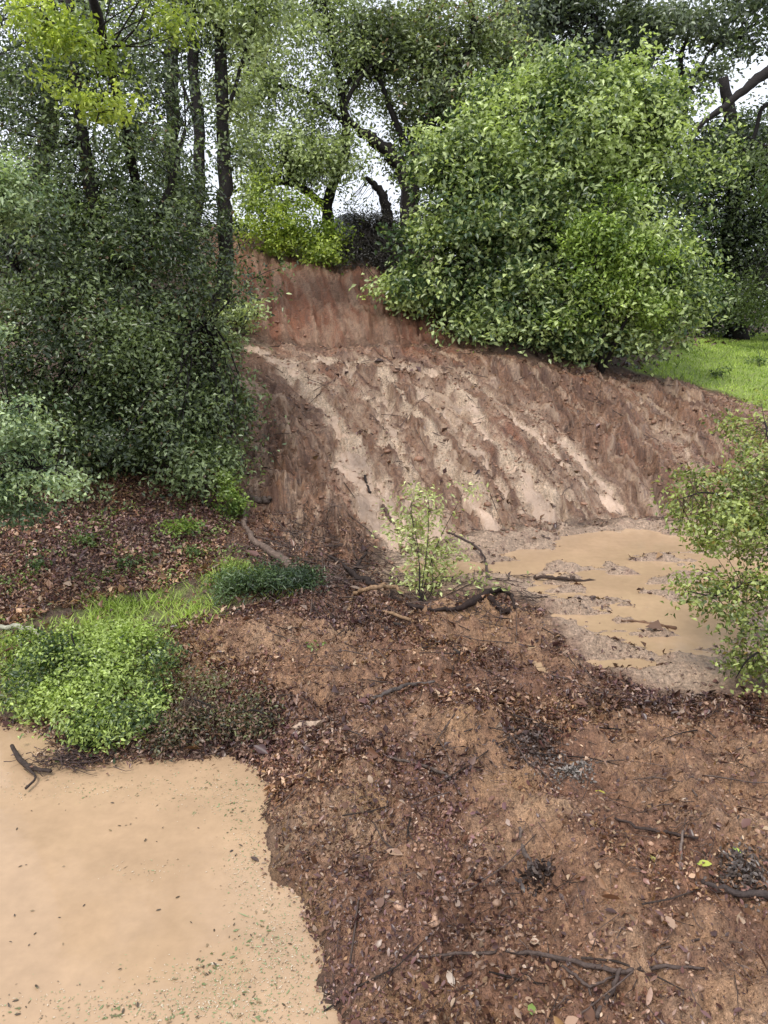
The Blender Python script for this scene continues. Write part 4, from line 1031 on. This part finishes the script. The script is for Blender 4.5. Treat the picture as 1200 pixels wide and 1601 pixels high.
branch('dead_branch', 'thin dark branch slanting down behind the pale twig towards the dark leaves', 'branch',
  [([(560,945),(620,980),(680,1005),(720,1025)], [2.5,3,3,2], Z(4,.015))], C(.05,.04,.035))
branch('floating_stick', 'straight brown stick lying in the shallow water of the right pool', 'stick',
  [([(970,973),(1000,976),(1055,985)], [1.5,3,3.5], Z(3,.015))], C(.14,.08,.05))
branch('upright_twig', 'short pale twig standing upright out of the leaves at right', 'twig',
  [([(1063,1362),(1064,1330),(1068,1298)], [2.5,3,2], [.01,.08,.16])], C(.16,.12,.10))
branch('dark_log', 'dark wet log at the right edge beside the upright twig', 'log',
  [([(1095,1385),(1140,1402),(1200,1415),(1260,1425)], [4,6,7,7], Z(4,.025))], C(.06,.045,.04))
branch('dead_branch', 'short curved grey branch on leaves between the ponds, pointing down', 'branch',
  [([(812,1300),(818,1335),(832,1365),(845,1378)], [3,4.5,4,2.5], Z(4,.02))], C(.13,.10,.085))
branch('dead_branch', 'dark branch running across leaves above the upright twig', 'branch',
  [([(960,1290),(1010,1305),(1050,1312),(1090,1320)], [2,3,3,2], Z(4,.02))], C(.05,.035,.03))
branch('dead_branch', 'slim brown branch among leaves left of the slate coloured rag-like clump', 'branch',
  [([(600,1190),(650,1200),(700,1220),(720,1250)], [2,3,3,2], Z(4,.02))], C(.08,.06,.05))
branch('dark_stick', 'thin dark stick across the sandy shallows at head of debris', 'stick',
  [([(835,905),(870,906),(905,910),(950,912)], [3,3,2.5,2], Z(4,.02))], C(.05,.033,.026))
branch('dark_stick', 'small dark stick in the muddy stream above the leafy bough', 'stick',
  [([(598,792),(610,815),(622,832)], [3,3.5,2], Z(3,.02))], C(.08,.05,.04))
branch('dark_stick', 'short black stick in the left stream half way up the slope', 'stick',
  [([(570,745),(573,760),(578,772)], [2,1.5,2], Z(3,.02))], C(.03,.022,.02))
branch('bent_twig', 'thin bare twig arching above the curled black root', 'twig',
  [([(758,880),(745,855),(715,838),(700,832)], [1.5,2,2,1.2], [.05,.12,.2,.22]), ([(758,880),(762,905),(760,930)], [2,2.5,2.5], [.05,.02,.01])], C(.07,.05,.045))
branch('pale_branch', 'pale peeled branch lying at the left edge above the green shrub', 'branch',
  [([(-30,990),(10,990),(45,993),(75,1010)], [4,4.5,4,2.5], [.05,.05,.05,.02])], C(.34,.33,.25))
branch('brown_stick', 'short brown stick under the pale peeled branch at left edge', 'stick',
  [([(10,1027),(30,1020),(48,1014)], [2,3,2.5], Z(3,.05))], C(.12,.06,.04))
# twig pile floating on the pond
b0 = np.array(G(110, 1190, .0))
r = root('twig_raft', b0, 'tangled heap of dark twigs and leaves floating on the pond below the shrub', 'twigs')
mb = MB()
for sp_, rd in (([(18,1165),(30,1185),(48,1200),(80,1205)], [3.5,5,5,3]), ([(42,1200),(55,1215),(40,1232)], [3,2,2.5])):
    q_ = [np.array(G(u, v, .03 if k else .05)) for k, (u, v) in enumerate(sp_)]
    sq = spline(q_, 14); tube(mb, sq, np.interp(np.linspace(0, 1, 14), np.linspace(0, 1, len(rd)), rd) * sq[:, 1].mean() / F, 7, C(.05,.036,.03), .15)
part('stem', mb, M['bark'], r, True)
mb = MB()
for k in range(150):
    u = random.gauss(125, 34); v = 1190 + random.gauss(0, 9) - (u - 125) * .08
    c = np.array(G(u, v, 0)); a = random.gauss(0, .6); l = random.uniform(.04, .2)
    t = np.linspace(-.5, .5, 4)
    q_ = c + np.c_[np.cos(a) * t * l, np.sin(a) * t * l, .012 + rng.uniform(0, .05, 4)]
    tube(mb, q_, np.linspace(.003, .0012, 4), 4, C(.06,.042,.038) * random.uniform(.5, 1.8))
part('twigs', mb, M['bark'], r, kind='stuff')
mb = MB()
N = 420; u = rng.normal(135, 36, N); v = rng.normal(1186, 9, N)
cen = np.array([G(a, b_, 0.008) for a, b_ in zip(u, v)]); cen[:, 2] += rng.uniform(0, .045, N)
leaves(mb, cen, np.array((0, 0, 1.)) + rng.normal(size=(N, 3)) * .5, .03 * rng.uniform(.6, 1.3, N), .014, leafcols(N, .9), .3, .2)
part('dead_leaves', mb, M['dead'], r, kind='stuff')

# black clumps of wet leaves
def wetclump(label, u0, v0, ru, rv, n, colr, L=.035, h=.05):
    c = hit(u0, v0, HGT); rx = ru * c[1] / F; ry = rv * c[1] / F / .5
    rr = root('leaf_clump', c, label, 'leaf clump'); mb = MB()
    p = c[:2] + rng.normal(size=(n, 2)) * (rx, ry) * .5
    d = np.hypot((p[:, 0] - c[0]) / rx, (p[:, 1] - c[1]) / ry)
    cen = np.c_[p, ground(p[:, 0], p[:, 1]) + np.clip(1 - d, 0, 1) * h * rng.random(n)]
    leaves(mb, cen, np.array((0, 0, .7)) + rng.normal(size=(n, 3)) * .8, L * rng.uniform(.6, 1.3, n), L * .5, colr * rng.uniform(.5, 1.6, (n, 1)), .35, .2, True)
    part('dead_leaves', mb, M['dead'], rr, kind='stuff')
wetclump('black heap of soaked leaves in the mud right of centre', 835, 1165, 62, 46, 1100, C(.075,.05,.04), .026)
wetclump('slate grey heap of soaked leaves below the black heap', 895, 1212, 40, 14, 420, C(.19,.165,.145), .024)
wetclump('black soaked leaf heap at the right edge beside the dark log', 1165, 1370, 60, 28, 700, C(.09,.07,.06), .026)
wetclump('dark brown leaf heap on the pond bank at the tip of the trailing shrub', 415, 1140, 34, 24, 320, C(.06,.032,.032))
wetclump('dark leaf heap between the short curved branch and sandy mud', 840, 1368, 30, 14, 160, C(.045,.03,.025))

# single leaves and chips that stand out
def onemesh(L, Wd, colr, mat, curl=.1):
    mb = MB(); leaves(mb, np.array([(-L * .5, 0, 0)]), np.array([(0, 0, 1.)]), L, Wd, colr, .2, curl, True)
    return mb
def single(name, label, cat, u, v, L, Wd, colr, z=None, grp=None, data=None, mat='dead'):
    p = hit(u, v, HGT) if z is None else np.array(G(u, v, z))
    me = data or onemesh(L, Wd, colr, None).mesh(name, M[mat])
    o = link(name, me, label=label, category=cat)
    if grp: o['group'] = grp
    o.location = (p[0], p[1], p[2] + (.025 if z is None else .004)); o.rotation_euler = (random.gauss(0, .15), random.gauss(0, .15), random.uniform(0, 6.28))
    return o
for nm, lab, u, v, L, Wd, c in [
  ('green_leaf', 'single fresh green leaf lying on brown leaves near the bottom edge', 820, 1578, .05, .032, (.20,.28,.07)),
  ('yellow_leaf', 'yellow green leaf on mud below the slate grey leaf heap', 950, 1243, .06, .035, (.42,.38,.06)),
  ('yellow_leaf', 'yellow green leaf just right of the upright twig', 1100, 1355, .06, .036, (.36,.40,.06)),
  ('yellow_leaf', 'bright yellow green leaf above the black leaf heap at right edge', 1160, 1340, .045, .03, (.38,.50,.08)),
  ('pale_leaf', 'large pale tan leaf on the dark litter left of bottom centre', 622, 1352, .085, .05, (.34,.22,.145)),
  ('pale_leaf', 'pale tan leaf curled by the bottom branch', 970, 1485, .07, .035, (.34,.22,.145)),
  ('pale_leaf', 'pinkish tan leaf in the mud right of the sandy streak', 1040, 1455, .06, .04, (.34,.22,.145)),
  ('pale_leaf', 'whitish tan leaf above the upright twig', 1015, 1310, .06, .03, (.34,.22,.145)),
  ('pale_leaf', 'small pale leaf below the fresh-looking mud ridge at centre', 735, 1388, .05, .03, (.34,.22,.145)),
  ('pale_leaf', 'pale leaf beside the dark leaf heap of the curved branch', 935, 1362, .06, .028, (.34,.22,.145)),
  ('yellow_leaf', 'olive yellow leaf near the dark heap left of the upright twig', 1015, 1352, .06, .03, (.33,.29,.08)),
  ('brown_leaf', 'dark curled leaf floating on the pond close to the leafy shore', 397, 1345, .055, .03, (.08,.05,.04))]:
    single(nm, lab, 'leaf', u, v, L, Wd, np.array(c), z=.0 if 'floating' in lab else None)
# pale slab of bark
b0 = hit(482, 1135, HGT)
r = root('bark_slab', b0, 'pale tan slab of bark lying on mud beside the pond bank', 'bark')
mb = MB(); q_ = spline([b0 + (-.10, -.02, .0), b0 + (0, 0, .012), b0 + (.1, .03, .005)], 8)
tube(mb, q_, [.006,.02,.026,.022,.028,.02,.017,.005], 6, C(.46,.34,.25), .35); part('bark_piece', mb, M['bark'], r, True)
# boulder on the crest
b0 = basept(P(548,350,18.2)[0], 18.2)
bm = bmesh.new(); bmesh.ops.create_icosphere(bm, subdivisions=4, radius=1)
V = np.array([v.co[:] for v in bm.verts]); F_ = np.array([[v.index for v in f.verts] for f in bm.faces]); bm.free()
V = V * (.46, .3, .36) * (1 + .16 * fbm(V[:, 0] * 1.5 + V[:, 2], V[:, 1] * 1.5 - V[:, 2], 4, 601))[:, None] + (0, 0, .35)
mb = MB(); mb.add(V, F_, C(.5,.52,.58)); o = link('boulder', mb.mesh('boulder', M['bark'], True), label='pale blue grey boulder on the crest behind the brambles', category='boulder'); o.location = b0

# fine drift on the pond
mb = MB()
p, s_ = inpoly(zones['pond'], 60000, .0); p = p[(ground(p[:, 0], p[:, 1]) < -.004) & (p[:, 1] > 1.5) & (np.abs(p[:, 0]) < 3)]
sh = np.max([ground(p[:, 0] + dx, p[:, 1] + dy) for dx, dy in ((.04, 0), (0, .05))], 0)
p = p[(sh > .0) & (rng.random(len(p)) < .2)]; n = len(p)
leaves(mb, np.c_[p, np.full(n, .002) + rng.uniform(0, .006, n)], np.array((0, 0, 1.)) + rng.normal(size=(n, 3)) * .25, .02 * rng.lognormal(0, .4, n), .011, leafcols(n, .9), .2, .1)
for cx, cy, sx, sy, n in ((440,1480,40,55,900), (350,1240,60,22,500), (390,1330,22,60,500), (300,1575,160,18,1100), (110,1230,90,14,350), (230,1360,40,10,60), (330,1530,60,20,400)):
    u = rng.normal(cx, sx, n); v = np.clip(rng.normal(cy, sy, n), 1195, 1620)
    cen = np.array([G(a_, b_, .003) for a_, b_ in zip(u, v)])
    cc = np.array([(.50,.40,.28), (.22,.27,.12), (.16,.12,.07), (.55,.46,.34), (.30,.34,.18)])[rng.integers(0, 5, n)]
    cen = cen[:]; leaves(mb, cen, np.array((0, 0, 1.)) + rng.normal(size=(n, 3)) * .12, .008 * rng.lognormal(0, .5, n), .004 * rng.lognormal(0, .4, n), cc, .1, .02)
link('pond_drift', mb.mesh('pond_drift', M['dead']), kind='stuff', label='fine pale and green flecks drifting on the brown pond', category='drift')
# floating leaves on the pond
fl = [onemesh(.021, .009, np.array(c), None).mesh('floating_leaf', M['dead']) for c in ((.07,.05,.03), (.12,.13,.05), (.17,.21,.09), (.25,.18,.10), (.04,.03,.025))]
def fleaf(u, v, k, lab):
    o = single('floating_leaf', lab, 'leaf', u, v, 0, 0, None, z=.0, grp='small leaves floating on the pond', data=fl[k])
    o.scale = (random.uniform(.6, 1.3),) * 3
for k in range(45):
    fleaf(random.uniform(5, 400), random.uniform(1215, 1590), random.choice([0, 0, 4, 3]), 'tiny dark leaf fleck floating on the open brown pond')
for cx, cy, sx, sy, n, wh in ((365,1270,8,22,16,'in the streak beside the upper leafy shore'), (322,1512,14,10,22,'in the dark drift right of bottom centre of the pond'), (180,1580,16,8,16,'in the drift at the bottom edge of the pond'), (20,1578,14,6,10,'in the drift at the bottom left corner'), (400,1470,30,20,30,'in the loose drift where the shore bends outward'), (270,1592,24,6,14,'at the bottom edge right of the bottom drift'), (355,1225,30,7,16,'under the dark twiggy bank at the top of the pond'), (400,1570,30,14,18,'near the lowest stretch of leafy shore')):
    for k in range(n):
        u, v = random.gauss(cx, sx), random.gauss(cy, sy)
        if v > 1200: fleaf(u, v, random.choice([1, 2, 2, 3, 0]), 'small leaf floating ' + wh)
